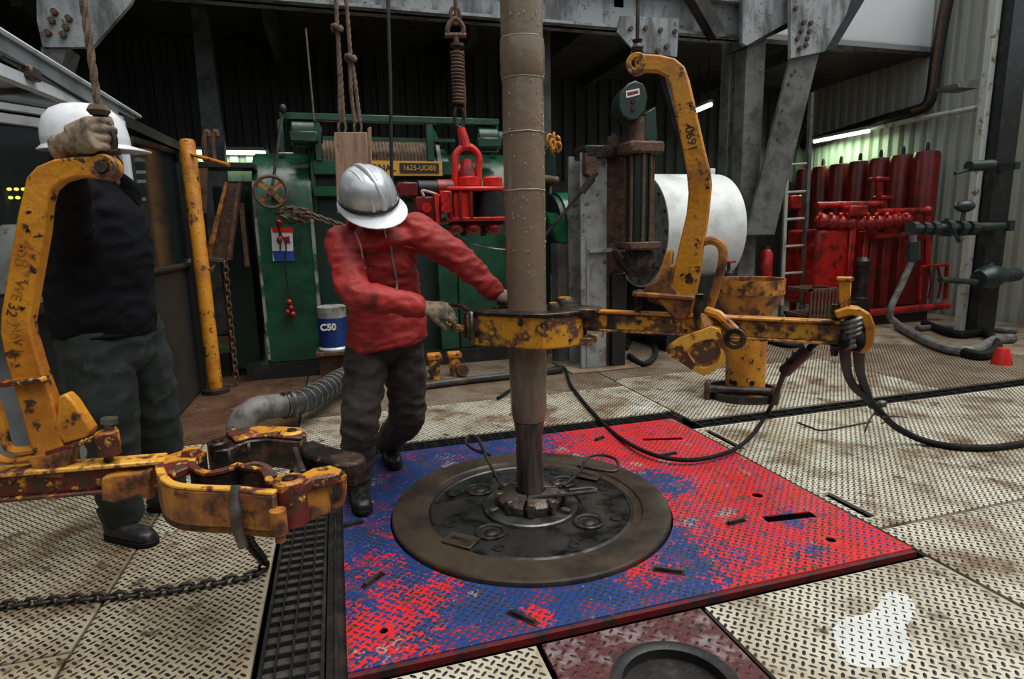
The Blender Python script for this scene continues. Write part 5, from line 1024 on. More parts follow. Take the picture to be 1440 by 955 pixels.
for x in (652, 680): obj('lower_bolt', MB().cyl(S3(x, 315), S3(x, 332), .02, n=8), 'black', sw1)
obj('air_motor', MB().cyl(S3(588, 265), S3(636, 265), .05, n=18), 'black', sw1); obj('motor_collar', MB().cyl(S3(615, 265), S3(636, 265), .056, n=18), 'red', sw1)
obj('motor_bracket', box2(560, 256, 588, 276, YS-.05, .14), 'red_dark', sw1, bev=.008); obj('gear_case', box2(585, 276, 620, 312, YS-.10, .22), 'red_dark', sw1, bev=.012); obj('case_rib', box2(612, 272, 618, 314, YS-.12, .24), 'red_bright', sw1, bev=.004)
obj('gear_case', box2(600, 258, 624, 274, YS-.02, .16), 'red', sw1, bev=.01); obj('hose_tail', MB().tube(curve([S3(572, 256), S3(566, 262), S3(568, 278), S3(580, 284)], 4), .012, 6), 'black', sw1)
for x in (634, 648, 663): obj('body_rib', box2(x-2, 269, x+2, 306, YS-.125, .03), 'red_dark', sw1)
obj('valve_body', box2(620, 268, 636, 300, YS-.13, .1), 'red', sw1, bev=.008); obj('hose_arm', MB().tube(curve([S3(590, 300, -.1), S3(575, 310, -.1), S3(600, 320, -.08), S3(640, 318, -.06)], 5), .015, 8), 'black', sw1)
for x, y in ((627, 282), (627, 293), (600, 292)): obj('side_boss', MB().cyl(S3(x, y, -.12), S3(x, y, -.16), .03, n=12), 'red_bright', sw1)
obj('guide_fork', MB().tube(curve([S3(596, 276, -.1), S3(594, 268, -.1), S3(610, 272, -.1), S3(618, 276, -.1)], 4), .009, 6), 'cord', sw1)
tag(obj('slack_line', MB().tube(curve([S3(640, 333), S3(670, 345), S3(712, 351), S3(738, 342), S3(735, 320), S3(711, 309)], 6), .006, 6), 'steel_mid'), 'thin grey line looping under the red spinning wrench', 'line')
# ================================================================== COLUMN WITH TONG HOIST
YK = 5.45
kc = thing('hoist_column', 'pale grey steel column with base plate right of the drill pipe', 'column', V((PY(848, 500, YK).x, YK+.15, 0)))
zk = PY(845, 215, YK).z; xl, xm, xr = PY(817, 400, YK).x, PY(853, 400, YK).x, PY(880, 400, YK).x
obj('column_flange', MB().bb((xl, YK, .02), (xm, YK+.03, zk)), 'grey_paint', kc, bev=.004); obj('column_web', MB().bb((xl+.13, YK+.03, .02), (xl+.16, YK+.30, zk)), 'grey_paint', kc, sm=0); obj('column_flange', MB().bb((xl, YK+.30, .02), (xm, YK+.33, zk)), 'grey_paint', kc, sm=0)
obj('column_side', MB().bb((xm+.01, YK+.05, .02), (xr, YK+.30, zk)), 'rust', kc, bev=.004); obj('column_strip', MB().bb((xl+.06, YK-.012, .02), (xl+.085, YK, zk*.62)), 'grey_paint', kc, sm=0)
obj('base_plate', MB().bb((xl-.15, YK-.12, 0), (xr+.12, YK+.45, .02)), 'plate_tan', kc, bev=.004); obj('clamp_bar', MB().bar(PY(828, 353, YK-.03), PY(868, 351, YK-.03), .05, .035), 'grey_paint', kc)
obj('lower_post', box2(861, 385, 880, 525, YK-.02, .1), 'black', kc, bev=.004)
bk = obj('head_bracket', box2(824, 204, 880, 222, YK-.08, .3), 'greasy', kc, bev=.012); obj('bracket_ear', MB().ext([PY(x, y, YK-.08) for x, y in ((824, 214), (838, 206), (842, 235), (832, 250), (823, 244))], (0, .12, 0)), 'rust', kc, bev=.01)
obj('bracket_boss', MB().cyl(PY(864, 192, YK), PY(864, 206, YK), .07, n=14).cyl(PY(864, 188, YK), PY(864, 193, YK), .035, n=8), 'rust', bk)
hy = thing('hoist_cylinder', 'dark green hydraulic hoist cylinder with rusty tie rods fixed to the grey column', 'cylinder', PY(897, 352, YK-.2))
Yh = YK-.18; cx = PY(898, 280, Yh)
zc1, zc0 = PY(898, 215, Yh).z, PY(898, 342, Yh).z
obj('cylinder_barrel', MB().lathe([(0, zc0), (.115, zc0), (.115, zc1), (0, zc1)], V((cx.x, Yh, 0)), n=28), 'green_dark', hy)
for a in (-2.6, -1.75, -1.1, -.3, .9, 2.2): obj('tie_rod', MB().cyl(V((cx.x+.135*math.cos(a), Yh+.135*math.sin(a), zc0)), V((cx.x+.135*math.cos(a), Yh+.135*math.sin(a), zc1)), .016, n=8), 'rust', hy)
obj('top_flange', MB().box((cx.x, Yh, zc1+.035), (.36, .34, .11)), 'rust', hy, bev=.02); obj('bottom_flange', MB().box((cx.x, Yh, zc0-.02), (.33, .32, .07)), 'rust', hy, bev=.012)
obj('lower_bracket', MB().ext([PY(x, y, Yh-.05) for x, y in ((868, 352), (924, 352), (922, 385), (912, 395), (893, 390), (876, 374))], (0, .14, 0)), 'greasy', hy, bev=.01)
hh = PY(894, 142, Yh-.03); ol = [PY(x, y, Yh-.13) for x, y in ((870, 150), (873, 130), (884, 117), (894, 113), (906, 118), (911, 135), (908, 155), (897, 168), (886, 169), (875, 162))]
sh_ = obj('sheave_housing', MB().ext(ol, (.06, .3, 0)), 'green_dark', hy, bev=.012); obj('housing_label', MB().ext([PY(x, y, Yh-.136) for x, y in ((880, 128), (899, 124), (900, 133), (881, 138))], (0, .004, 0)), 'sign_white', sh_, sm=0); obj('label_print', MB().ext([PY(x, y, Yh-.138) for x, y in ((882, 130), (897, 127), (898, 131), (883, 135))], (0, .002, 0)), 'red_dark', sh_, sm=0)
for x, y in ((891, 142), (891, 153)): obj('bolt', MB().cyl(PY(x, y, Yh-.15), PY(x, y, Yh-.12), .022, n=8), 'rust', sh_)
obj('rod_neck', MB().cyl(PY(895, 165, Yh), PY(895, 200, Yh), .075, n=18), 'rust', hy); obj('side_guard', MB().ext([PY(x, y, Yh) for x, y in ((907, 160), (922, 150), (925, 196), (906, 198))], (0, .12, 0)), 'green_dark', hy, bev=.006)
tb_ = thing('turnbuckle', 'dark turnbuckle rod sloping from the grey column to the drawworks', 'turnbuckle', PY(768, 330, 5.6))
obj('rod', MB().cyl(PY(764, 334, 5.55), PY(840, 243, 5.3), .016, n=8), 'steel_dark', tb_); obj('turnbuckle_body', MB().cyl(PY(818, 270, 5.37), PY(834, 250, 5.32), .034, n=8), 'steel_dark', tb_)
# ================================================================== WHITE DRUM
YM = 6.35
c0 = PY(930, 325, YM); rw = PY(960, 243, YM-.1).z-c0.z; xw0, xw1 = PY(905, 320, YM).x, PY(1008, 320, YM).x
wd = thing('white_drum', 'large white horizontal drum behind the yellow tong hanger', 'drum', V(((xw0+xw1)/2, YM+.1, 0)))
obj('drum_shell', MB().lathe([(rw-.02, 0), (rw, 0), (rw, xw1-xw0), (rw-.04, xw1-xw0+.02), (0, xw1-xw0+.02)], V((xw0, YM+.1, c0.z)), V((1, 0, 0)), 64), 'white_paint', wd, sm=30)
fcx = obj('drum_face', MB().lathe([(0, .04), (rw-.015, .04), (rw-.015, .02), (0, .02)], V((xw0, YM+.1, c0.z)), V((1, 0, 0)), 48), 'grey_paint', wd)
for k in range(16):
    a = 2*math.pi*k/16; obj('face_bolt', MB().cyl(V((xw0-.0, YM+.1+math.cos(a)*(rw-.08), c0.z+math.sin(a)*(rw-.08))), V((xw0+.03, YM+.1+math.cos(a)*(rw-.08), c0.z+math.sin(a)*(rw-.08))), .022, n=6), 'rust', fcx)
obj('drum_cradle', MB().bb((xw0+.1, YM-.4, 0), (xw1-.05, YM+.6, max(.12, c0.z-rw+.12))), 'black', wd, sm=0)
obj('drum_lug', MB().box(PY(1001, 243, YM+.1), (.07, .06, .1)), 'white_paint', wd, bev=.01)
vv = thing('gate_valve', 'small dark valve with a red handwheel below the white drum', 'valve', PY(1024, 400, 5.6)); vv.location.z = 0; WM[vv] = V(vv.location)
p = PY(1025, 368, 5.6); obj('valve_wheel', MB().lathe([(0, -.008), (.07, -.012), (.075, 0), (.07, .012), (0, .008)], p, n=18), 'red', vv); obj('valve_body', MB().lathe([(0, -.30), (.05, -.30), (.055, -.12), (.02, -.09), (.02, 0), (0, 0)], p, n=14), 'hydrant_dark', vv); obj('valve_riser', MB().bb((p.x-.04, p.y-.04, 0), (p.x+.04, p.y+.04, p.z-.29)), 'hydrant_dark', vv)
# ================================================================== MOUSEHOLE FUNNEL
fn = thing('mousehole_funnel', 'rusty yellow funnel standing on a sleeve over a floor hole', 'funnel', MH)
q = MH; zf = lambda py: PV(1050, py, MH, V((.96, -.28, 0))).z; zt3, zb3, zn = zf(392), zf(412), zf(446)
px_w = lambda w: w*(V((MH.x, MH.y, .5))-CAM).dot(CF)/FPX
rT, rN = px_w(46), px_w(27)
fq = V((MH.x+px_w(8), MH.y, 0))
obj('funnel_rim', MB().lathe([(rT-.012, zt3-.005), (rT, zt3), (rT, zb3), (rT-.012, zb3), (rT-.012, zt3-.005)], fq, n=40), 'yellow_rusty', fn)
obj('funnel_cone', MB().lathe([(rT, zb3), (rN+.01, zn), (rN, zn), (rT-.012, zb3)], fq, n=40), 'yellow_rusty', fn)
sl_ = obj('sleeve', MB().lathe([(rN, .02), (rN, zn+.02), (rN-.012, zn+.02), (rN-.012, .02), (rN, .02)], fq, n=32), 'yellow', fn)
d_ = (CAM-fq); d_.z = 0; d_.normalize(); sdv = V((-d_.y, d_.x, 0))
for k, (o, z) in enumerate(((.35, zf(533)), (-.5, zf(535)), (-.75, zf(534)))):
    pp_ = fq+(d_*math.cos(o)+sdv*math.sin(o))*(rN-.004); obj('sleeve_hole', MB().cyl(V((pp_.x, pp_.y, z)), V((pp_.x, pp_.y, z))+(d_*math.cos(o)+sdv*math.sin(o))*.008, .022, n=12), 'black', sl_)
obj('floor_collar', MB().lathe([(.30, 0), (.30, .06), (.285, .065), (.275, .06), (.275, .015), (rN+.02, .015), (rN+.02, 0), (.30, 0)], MH+V((.02, 0, 0)), n=36), 'steel_dark', fn)
obj('collar_shoe', MB().cyl(MH+sdv*.26+d_*.16+V((0, 0, .09)), MH-sdv*.26+d_*.20+V((0, 0, .09)), .035, n=12), 'steel_dark', fn)
for s in (.27, -.25): obj('collar_lug', MB().box(MH+sdv*s+d_*.18+V((0, 0, .08)), (.05, .09, .15), Matrix.Rotation(math.atan2(sdv.y, sdv.x), 3, 'Z')), 'rust', fn, bev=.01)
# ================================================================== ACCUMULATOR UNIT ALONG THE RIGHT WALL
au = thing('accumulator_unit', 'red skid with tank, valves and pipes in front of the red bottles', 'accumulator unit', V((8.0, 7.7, 0)))
def R3(x, y, Y): return PY(x, y, Y)
Ya = 6.55
obj('skid_rail', MB().cyl(PY(1212, 441, 6.45), PY(1332, 430, 6.45), .055, n=12), 'red', au)
obj('skid_frame', MB().bb((PY(1150, 430, 6.5).x, 6.5, 0), (8.25, 7.1, .18)), 'black', au, sm=0)
tk = obj('oil_tank', box2(1148, 322, 1192, 428, Ya, .6), 'red', au, bev=.05, seg=3); obj('tank_flange', box2(1193, 318, 1201, 430, Ya-.03, .6), 'red', au, bev=.01)
for i, (x0, x1, y0, y1, mt_) in enumerate(((1212, 1219, 325, 432, 'red'), (1222, 1232, 332, 432, 'red_dark'), (1240, 1252, 330, 430, 'red_dark'), (1262, 1290, 330, 428, 'red_dark'))): obj('upright_panel', box2(x0, y0, x1, y1, Ya+.15+.05*i, .12), mt_, au, bev=.01)
obj('pump_motor', MB().lathe([(0, 0), (.10, 0), (.10, .05), (.085, .06), (.085, .48), (.1, .5), (.1, .55), (.06, .6), (0, .6)], V((PY(1209, 425, Ya-.2).x, Ya-.2, PY(1209, 424, Ya-.2).z)), n=20), 'steel_dark', au)
obj('pump_base', box2(1196, 424, 1224, 440, Ya-.3, .3), 'black', au, sm=0)
for a, b, y in ((1148, 1240, 289), (1230, 1306, 298), (1150, 1290, 318), (1228, 1280, 332)): obj('manifold_pipe', MB().cyl(R3(a, y, Ya+.1), R3(b, y-2, Ya+.1), .045, n=12), 'red', au)
obj('pressure_switch', box2(1197, 288, 1222, 304, Ya-.1, .25), 'red', au, bev=.03, seg=2); obj('switch_dial', MB().cyl(R3(1205, 296, Ya-.12), R3(1205, 296, Ya-.1), .05, n=14), 'red', au)
for x in range(1156, 1286, 13): vb_ = obj('valve_block', MB().ell(R3(x, 311+3*math.sin(x), Ya+.02), (.10, .10, .10), 10, 8), 'red', au); obj('valve_stem', MB().cyl(R3(x, 311, Ya+.0), R3(x+random.uniform(-5, 5), 300, Ya-.05), .022, n=8), 'red_bright', vb_)
for x, y in ((1236, 252), (1242, 278)): obj('valve_top', MB().box(R3(x, y, Ya+.2), (.22, .16, .05)), 'red', au, bev=.01); obj('valve_neck', MB().cyl(R3(x, y, Ya+.2), R3(x, y+22, Ya+.2), .05, n=10), 'red', au)
obj('elbow_pipe', MB().tube([R3(1303, 297, Ya+.1), R3(1304, 310, Ya+.1), R3(1304, 372, Ya+.1)], .045, 10), 'red', au); obj('elbow_ball', MB().ell(R3(1304, 297, Ya+.1), (.08, .08, .08), 12, 8), 'red', au)
rk = obj('pipe_rack', MB().tube([R3(1292, 432, Ya), R3(1294, 375, Ya), R3(1332, 372, Ya), R3(1330, 420, Ya)], .03, 8), 'red', au)
for x in (1306, 1319): obj('rack_bar', MB().tube(curve([R3(x, 375, Ya), R3(x+4, 398, Ya), R3(x, 420, Ya)], 4), .02, 6), 'red_dark', rk)
for k in range(7):
    Yk = 7.05+.40*k; xk = 8.62; zt4 = PX(1290, 212, xk).z-.02; t = thing('accumulator_bottle', 'tall dark red accumulator bottle standing along the pale corrugated wall', 'gas bottle', V((xk, Yk, 0)), 'accumulator bottles along the wall')
    obj('bottle_body', MB().lathe([(0, 0), (.17, 0), (.18, .04), (.18, zt4-.08), (.16, zt4-.02), (.06, zt4), (0, zt4)], V((xk, Yk, 0)), n=24), 'red_dark', t); obj('bottle_valve', MB().lathe([(0, zt4), (.03, zt4), (.03, zt4+.07), (.018, zt4+.12), (0, zt4+.12)], V((xk, Yk, 0)), n=10), 'black', t)
obj('junction_box', box2(1113, 274, 1129, 294, 7.3, .15), 'red', au, bev=.02)
obj('box_post', box2(1118, 294, 1124, 445, 7.35, .06), 'red_dark', au, sm=0)
# ladder
ld = thing('ladder', 'grey steel ladder leaning in front of the red bottles', 'ladder', PY(1115, 430, 6.78)); ld.location.z = 0; WM[ld] = V(ld.location)
Yl = 6.78
obj('stile', MB().bar(PY(1099, 432, Yl), PY(1107, 225, Yl), .05, .03, V((0, 1, 0))), 'wall_light', ld); obj('stile', MB().bar(PY(1128, 432, Yl), PY(1141, 130, Yl), .05, .05, V((0, 1, 0))), 'grey_steel', ld)
for y in (232, 271, 309, 347, 385): obj('rung', MB().cyl(PY(1106-(y-232)*.04, y, Yl), PY(1134-(y-232)*.04, y-2, Yl), .018, n=8), 'wall_light', ld)
for x in (1099, 1128): p = PY(x, 432, Yl); obj('stile_foot', MB().bb((p.x-.03, p.y-.03, 0), (p.x+.03, p.y+.03, p.z+.03)), 'grey_steel', ld)
ex = thing('fire_extinguisher', 'red fire extinguisher at the foot of the sloping derrick brace', 'fire extinguisher', V((PY(1077, 380, 6.6).x, 6.6, 0)))
p = V((PY(1077, 380, 6.6).x, 6.6, 0)); ze0, ze1 = PY(1077, 402, 6.6).z, PY(1077, 350, 6.6).z
obj('bottle', MB().lathe([(0, ze0), (.075, ze0), (.08, ze0+.03), (.08, ze1-.06), (.05, ze1-.01), (.02, ze1), (0, ze1)], p, n=18), 'red', ex); obj('handle', MB().box(p+V((0, 0, ze1+.02)), (.09, .03, .04)), 'black', ex); obj('stand', MB().bb((p.x-.07, p.y-.07, 0), (p.x+.07, p.y+.07, ze0)), 'black', ex, sm=0)
cr_ = thing('wire_crate', 'brown wire crate on the floor by the lever end', 'crate', V((PY(1158, 430, 5.80).x, 5.90, 0)))
xa_, xb_ = PY(1138, 430, 5.80).x, PY(1178, 430, 5.80).x; zc2 = PY(1158, 408, 5.80).z
for z in (.03, zc2*.5, zc2): obj('crate_rail', MB().bb((xa_, 5.78, z-.02), (xb_, 5.82, z+.02)).bb((xa_, 6.18, z-.02), (xb_, 6.22, z+.02)).bb((xa_, 5.78, z-.02), (xa_+.03, 6.22, z+.02)).bb((xb_-.03, 5.78, z-.02), (xb_, 6.22, z+.02)), 'rust', cr_, sm=0)
for k in range(9): obj('crate_bar', MB().bb((xa_+(xb_-xa_)*k/8-.012, 5.77, 0), (xa_+(xb_-xa_)*k/8+.012, 5.79, zc2)), 'rust', cr_, sm=0)
obj('crate_floor', MB().bb((xa_, 5.80, .0), (xb_, 6.20, .02)), 'black', cr_, sm=0)
# ================================================================== DARK PIPEWORK AT THE RIGHT
Pq = PZ(1374, 474)
po = struct(obj('trim_23', MB().bb((Pq.x-.03, Pq.y, 0), (Pq.x+.28, Pq.y+.22, 6)), 'black', sm=0)); struct(obj('trim_24', MB().bb((Pq.x-.14, Pq.y+.12, 0), (Pq.x-.05, Pq.y+.2, 6)), 'pipe_white', sm=0))
sp_ = thing('valve_manifold', 'dark green valve manifold running into the black post', 'valve manifold', V((Pq.x-.3, Pq.y-.15, 1.0)))
def Q3(x, y, d=0): return PY(x, y, Pq.y-.15+d)
obj('post_clip', MB().bb((Pq.x, Pq.y-.22, Q3(1385, 322).z-.03), (Pq.x+.08, Pq.y, Q3(1385, 322).z+.09)), 'hydrant_dark', sp_)
obj('manifold_pipe', MB().cyl(Q3(1282, 322), Q3(1420, 318), .05, n=14), 'hydrant_dark', sp_)
for x, r in ((1284, .075), (1300, .07), (1312, .08), (1332, .095), (1350, .09), (1365, .085)): obj('pipe_union', MB().cyl(Q3(x-4, 321), Q3(x+4, 321), r, n=10), 'hydrant_dark', sp_)
for x, y0, y1, dx in ((1331, 312, 307, 0), (1352, 314, 288, 6), (1345, 330, 340, 4)): obj('valve_stem', MB().cyl(Q3(x, y0), Q3(x+dx, y1), .022, n=8), 'hydrant_dark', sp_)
obj('valve_cap', MB().ell(Q3(1357, 290), (.13, .08, .07), 12, 8), 'hydrant_dark', sp_); obj('valve_handle', MB().cyl(Q3(1340, 322, -.08), Q3(1347, 338, -.08), .016, n=8), 'hydrant_dark', sp_)
obj('drop_pipe', MB().tube(curve([Q3(1284, 322), Q3(1284, 345), Q3(1284, 362), Q3(1270, 395), Q3(1253, 432), Q3(1252, 446), Q3(1262, 455)], 5), .035, 10), 'hose_grey', sp_); obj('drop_union', MB().cyl(Q3(1284, 340), Q3(1284, 366), .07, n=10), 'hydrant_dark', sp_)
s2_ = thing('side_valve', 'dark green valve with a lever on the lower part of the black post', 'valve', Q3(1390, 392))
obj('valve_body', MB().lathe([(0, -.16), (.10, -.16), (.13, -.08), (.15, 0), (.13, .1), (.1, .2), (0, .2)], Q3(1390, 390), V((1, 0, .1)), 18), 'hydrant_dark', s2_); obj('valve_lever', MB().cyl(Q3(1322, 393), Q3(1385, 398), .035, n=10), 'hydrant_dark', s2_); obj('lever_tip', MB().cyl(Q3(1378, 385), Q3(1395, 372), .025, n=8), 'hydrant_dark', s2_); obj('valve_neck', MB().cyl(Q3(1395, 390), Q3(1430, 386), .08, n=12), 'hydrant_dark', s2_)
s3_ = thing('upper_valve', 'dark valve with a thin pointing rod high on the black post', 'valve', Q3(1382, 235)); obj('valve_body', MB().cyl(Q3(1362, 234), Q3(1395, 232), .06, n=12), 'hydrant_dark', s3_); obj('post_clip', MB().bb((Pq.x, Pq.y-.2, Q3(1385, 233).z-.04), (Pq.x+.08, Pq.y, Q3(1385, 233).z+.04)), 'hydrant_dark', s3_); obj('pointing_rod', MB().cyl(Q3(1343, 244), Q3(1366, 238), .02, n=8), 'hydrant_dark', s3_)
tag(obj('wall_bracket', MB().ext([Q3(x, y) for x, y in ((1346, 117), (1376, 111), (1376, 124), (1348, 123))], (0, .25, 0)), 'grey_steel', None, sm=0), 'grey shelf bracket jutting from the black post', 'bracket')
def floorpipe(name, label, pts, r, mat, cat='pipe'): return tag(obj(name, MB().tube(curve([PZ(x, y, r) for x, y in pts], 8), r, 10), mat), label, cat)
floorpipe('floor_hose', 'thick brown hose on the floor running from the drop pipe past the black post', [(1262, 457), (1300, 478), (1340, 492), (1372, 492), (1400, 478), (1425, 476)], .055, 'hose_grey', 'hose')
floorpipe('floor_hose', 'black hose curled on the floor around the foot of the black post', [(1300, 455), (1345, 470), (1385, 468), (1402, 488), (1380, 500), (1345, 492)], .05, 'rubber', 'hose'); floorpipe('floor_hose', 'thin muddy hose lying on the floor behind the thick brown one', [(1290, 462), (1330, 460), (1380, 462), (1430, 466)], .04, 'hose_grey', 'hose')
tag(obj('red_cone_piece', MB().lathe([(0, 0), (.09, 0), (.07, .1), (.05, .16), (0, .17)], PZ(1408, 512), n=16), 'red_bright'), 'small red cap on the floor beside the hoses', 'cap')
# pipes on the right wall
XW = 8.88
wp = thing('wall_pipe', 'thick black and rust pipe bending down the pale corrugated wall', 'pipe', PX(1300, 160, XW))
pt_ = [PX(1345, -60, XW), PX(1328, 20, XW), PX(1316, 90, XW), PX(1311, 128, XW), PX(1303, 148, XW), PX(1285, 156, XW), PX(1230, 172, XW), PX(1150, 197, XW), PX(1100, 214, XW)]
obj('pipe_run', MB().tube(curve(pt_, 6), .085, 14), 'black', wp); obj('rusty_line', MB().tube(curve([p+V((-.09, -.05, -.02)) for p in pt_[:6]], 6), .03, 8), 'rust', wp)
tag(obj('wall_rail', MB().tube([PX(1226, 180, XW), PX(1372, 152, XW), PX(1400, 146, XW)], .04, 8), 'pipe_white'), 'pale pipe rail running along the corrugated wall', 'pipe rail')
# ================================================================== LAMPS
def lamp(name, label, a, b, n, power, col=(.62, 1, .6), hang=None):
    t = lamp_(name, label, a, b, n, power, col)
    if hang:
        for p in (V(a).lerp(V(b), .2), V(a).lerp(V(b), .8)): obj('lamp_hanger', MB().cyl(p+V((0, 0, .06)), V((p.x, p.y, hang)), .008, n=6), 'steel_dark', t)
def lamp_(name, label, a, b, n, power, col=(.85, 1, .85)):
    a, b = V(a), V(b); t = thing(name, label, 'lamp', a.lerp(b, .5), None); up_ = V((0, 0, 1))
    obj('lamp_housing', MB().bar(a+up_*.05, b+up_*.05, .10, .05), 'wall_light', t, bev=.01); obj('lamp_tube', MB().cyl(a, b, .03, n=10), 'lamp_tube', t)
    l = bpy.data.lights.new('tube_light', 'AREA'); l.shape = 'RECTANGLE'; l.size = (b-a).length; l.size_y = .06; l.energy = power; l.color = col
    o = bpy.data.objects.new('tube_light', l); COL.objects.link(o); o.parent = t; c = a.lerp(b, .5)-up_*.05
    d = (b-a).normalized(); z = V((0, 0, 1)); z = (z-d*z.dot(d)).normalized(); o.matrix_local = Matrix.Translation(c-WM[t]) @ Matrix((d, z.cross(d), z)).transposed().to_4x4()
    return t
lamp('fluorescent_lamp', 'lit fluorescent tube on the pale corrugated wall above the red bottles', PX(1145, 199, 8.72), PX(1222, 184, 8.72), None, 25)
lamp('fluorescent_lamp', 'lit fluorescent tube on the dark back wall behind the yellow post', PY(277, 214, 9.80), PY(373, 215, 9.80), None, 18)
lamp('fluorescent_lamp', 'lit fluorescent tube behind the yellow tong hanger', PY(976, 157, 8.6), PY(1000, 147, 8.2), None, 8, hang=FB.z-.02)
# ================================================================== HOSES AND CABLES
def cable(name, label, pts, r, mat='rubber', cat='cable'): return tag(obj(name, MB().tube(curve(pts, 10), r, 10), mat), label, cat)
cable('air_hose', 'black hose looping over the red panel up to the tong lever', [PZ(700, 560, .02), PZ(745, 532, .02), PZ(790, 516, .02), PZ(805, 545, .02), PZ(850, 597, .02), PZ(900, 632, .045), PZ(960, 647, .045), PZ(1018, 638, .045), PZ(1055, 615, .06), PZ(1085, 570, .25), PV(1105, 520, O1+N1*.22, D1), PV(1125, 500, O1+N1*.1, D1), PV(1150, 480, O1, D1)], .0135, cat='hose')
hc_ = thing('hose_clamp', 'dark clamp joint on the black hose below the tong lever', 'clamp', PV(1115, 505, O1+N1*.12, D1)); a_, b_ = PV(1104, 522, O1+N1*.16, D1), PV(1140, 488, O1+N1*.04, D1)
obj('clamp_sleeve', MB().cyl(a_, b_, .028, n=12), 'steel_dark', hc_)
for t_ in (.2, .45): obj('clamp_bolt', MB().box(a_.lerp(b_, t_)+V((0, 0, .025)), (.03, .03, .035)), 'steel_mid', hc_, bev=.004)
s0_ = PV(1188, 492, O1, D1); s1_ = PV(1208, 492, O1, D1)
sn = thing('snub_line', 'pair of black snub lines dropping from the tong lever end and trailing over the floor', 'cable', PZ(1240, 590, .3))
j = PZ(1222, 562, .40)
obj('snub_cable', MB().tube(curve([s0_+V((0, 0, .1)), s0_, PZ(1192, 525, .68), PZ(1202, 545, .55), j], 8), .021, 10), 'rubber', sn); obj('snub_cable', MB().tube(curve([s1_+V((0, 0, .1)), s1_, PZ(1210, 525, .68), PZ(1218, 548, .5), j], 8), .021, 10), 'rubber', sn)
obj('snub_tail', MB().tube(curve([PZ(1210, 545, .52), j, PZ(1240, 582, .28), PZ(1262, 602, .12), PZ(1300, 620, .03), PZ(1350, 629, .022), PZ(1410, 628, .022), PZ(1500, 612, .022), PZ(1640, 580, .022), PZ(1760, 560, .022)], 8), .021, 10), 'rubber', sn)
for x, y, z in ((1228, 570, .35), (1240, 568, .34), (1236, 580, .29)): obj('cable_clip', MB().box(PZ(x, y, z), (.05, .04, .04)), 'steel_mid', sn, bev=.008)
for q_ in (((1232, 578), (1222, 592), (1216, 608)), ((1238, 578), (1248, 590), (1240, 596)), ((1240, 586), (1262, 586), (1274, 587))): obj('loose_wire', MB().tube(curve([PZ(x, y, .29-.13*i) for i, (x, y) in enumerate(q_)], 5), .006, 6), 'black', sn)
cable('thin_wire', 'thin dark wire lying bent on the cream floor plates', [PZ(1122, 594, .006), PZ(1140, 601, .006), PZ(1158, 605, .006), PZ(1200, 598, .006), PZ(1225, 593, .006)], .006, 'black', 'wire')
# big flexible mud hose on the left
e0 = PZ(338, 625, 0); mh = thing('flexible_hose', 'thick ribbed black hose with a grey elbow end behind the open tong', 'hose', PZ(400, 590))
pe = [PZ(336, 626, .0), PZ(338, 604, .10), PZ(348, 584, .19), PZ(368, 574, .22), PZ(398, 570, .2)]
obj('elbow', MB().tube(curve(pe, 6), [.088]*6+[.096]*7+[.092]*6+[.088]*6, 18), 'hose_grey', mh)
pd_ = curve([PZ(392, 571, .2), PZ(425, 565, .18), PZ(455, 549, .18), PZ(480, 533, .18), PZ(520, 515, .18), PZ(560, 510, .2)], 8); obj('hose_body', MB().tube(pd_, .085, 18), 'duct', mh)
qs = resample(pd_, .085)
for i in range(1, len(qs)-1):
    d = (qs[i+1]-qs[i-1]).normalized(); u, v_ = basis(d); obj('hose_rib', MB().tube([qs[i]+(u*math.cos(a)+v_*math.sin(a))*.088 for a in np.linspace(0, 6.28, 20, endpoint=False)], .007, 6, closed=True), 'hose_grey', mh)
for i in (2, 4): d = (pd_[i+1]-pd_[i]).normalized(); u, v_ = basis(d); c_ = obj('hose_band', MB().tube([pd_[i]+(u*math.cos(a)+v_*math.sin(a))*.092 for a in np.linspace(0, 6.28, 20, endpoint=False)], .012, 6, closed=True), 'steel_mid', mh); obj('band_bolt', MB().box(pd_[i]+V((0, -.04, .10)), (.03, .05, .03)), 'steel_mid', c_)
floorpipe('floor_pipe', 'dark steel pipe lying on the floor in front of the drawworks', [(596, 543), (650, 536), (714, 529), (790, 520)], .035, 'steel_dark')
floorpipe('floor_hose', 'black hose coil on the floor behind the grey column', [(885, 500), (905, 512), (922, 498), (915, 478), (890, 474), (880, 490)], .03, 'rubber', 'hose'); floorpipe('floor_hose', 'black hose lying on the floor behind the yellow funnel', [(1075, 478), (1110, 486), (1135, 480), (1115, 472), (1085, 474), (1060, 488)], .03, 'rubber', 'hose')
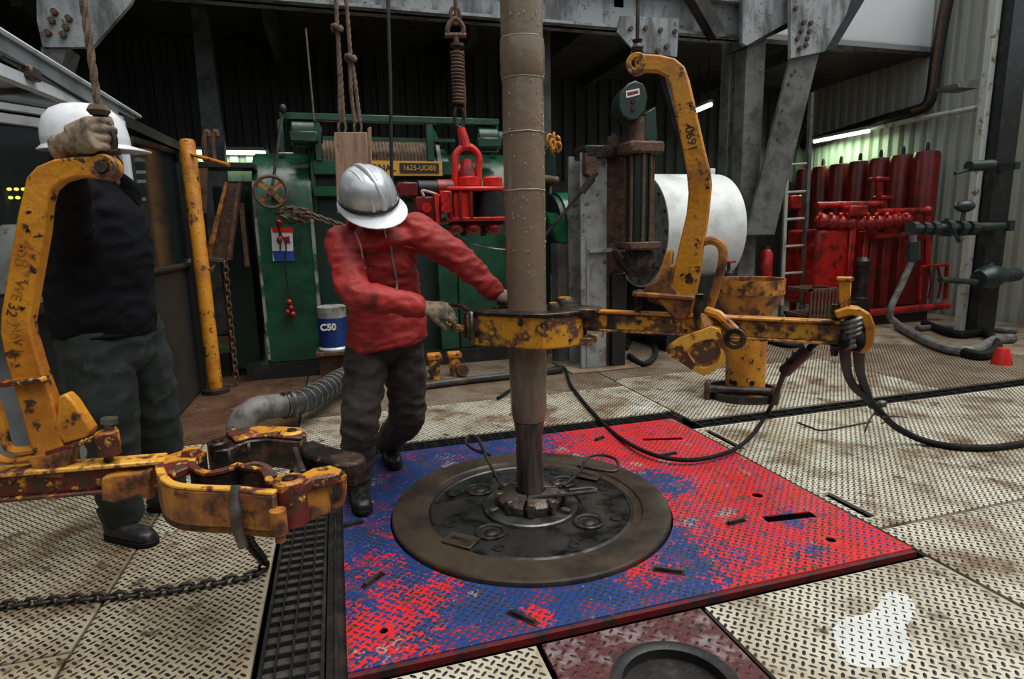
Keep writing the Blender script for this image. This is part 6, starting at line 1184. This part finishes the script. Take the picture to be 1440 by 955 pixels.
# small gear in front of the drawworks
for k, (x, y0, y1, lab) in enumerate(((612, 497, 533, 'yellow pump fitting with a dark lever by the trouser leg'), (640, 495, 528, 'yellow pump fitting with a round cap beside the floor pipe'))):
    Yq = PZ(x, y1).y; t = thing('pump_fitting', lab, 'fitting', PZ(x, y1)); p = PZ(x, y1); h = PY(x, y0, Yq).z
    obj('fitting_body', MB().lathe([(0, 0), (.05, 0), (.06, h*.5), (.05, h*.75), (0, h*.75)], p, n=12), 'yellow_worn', t); obj('fitting_cap', MB().box(p+V((0, 0, h*.88)), (.14, .12, h*.25)), 'yellow', t, bev=.012)
    if k: obj('round_cap', MB().cyl(p+V((.06, -.04, h*.3)), p+V((.06, -.12, h*.3)), .06, n=14), 'rust', t)
    else: obj('dark_lever', MB().cyl(p+V((-.08, -.08, h*.35)), p+V((.08, -.08, h*.85)), .018, n=8), 'black', t)
bd = thing('oil_drum', 'blue and white oil can marked C50 beside the green housing', 'oil can', PY(466, 490, 5.95)); bd_z = PY(466, 489, 5.95).z; p = V((PY(468, 460, 5.95).x, 5.95, 0)); zt5 = PY(466, 431, 5.95).z; zm5 = PY(466, 446, 5.95).z; rr_ = .135
obj('can_body', MB().lathe([(0, bd_z), (rr_, bd_z), (rr_, zm5), (0, zm5)], p, n=28), 'drum_blue', bd); obj('can_top', MB().lathe([(0, zm5+.001), (rr_, zm5+.001), (rr_, zt5), (rr_-.02, zt5+.01), (0, zt5-.0)], p, n=28), 'grey_paint', bd); obj('can_rim', MB().lathe([(rr_, bd_z-.02), (rr_+.01, bd_z), (rr_, bd_z+.02), (rr_-.01, bd_z), (rr_, bd_z-.02)], p, n=28), 'alu', bd)
text('C50', .085, 'sign_white', bd, p+V((-.04, -rr_-.001, (bd_z+zm5)/2+.07)), (1, 0, 0), (0, 0, 1), .004, bold=.003)
st5 = thing('can_stand', 'dark rusty stand carrying the blue and white oil can', 'stand', p); obj('stand_top', MB().box(p+V((0, 0, bd_z-.035)), (.34, .3, .03)), 'rust', st5); obj('stand_leg', MB().bb((p.x-.15, p.y-.02, 0), (p.x+.15, p.y+.12, bd_z-.05)), 'rust', st5, sm=0)
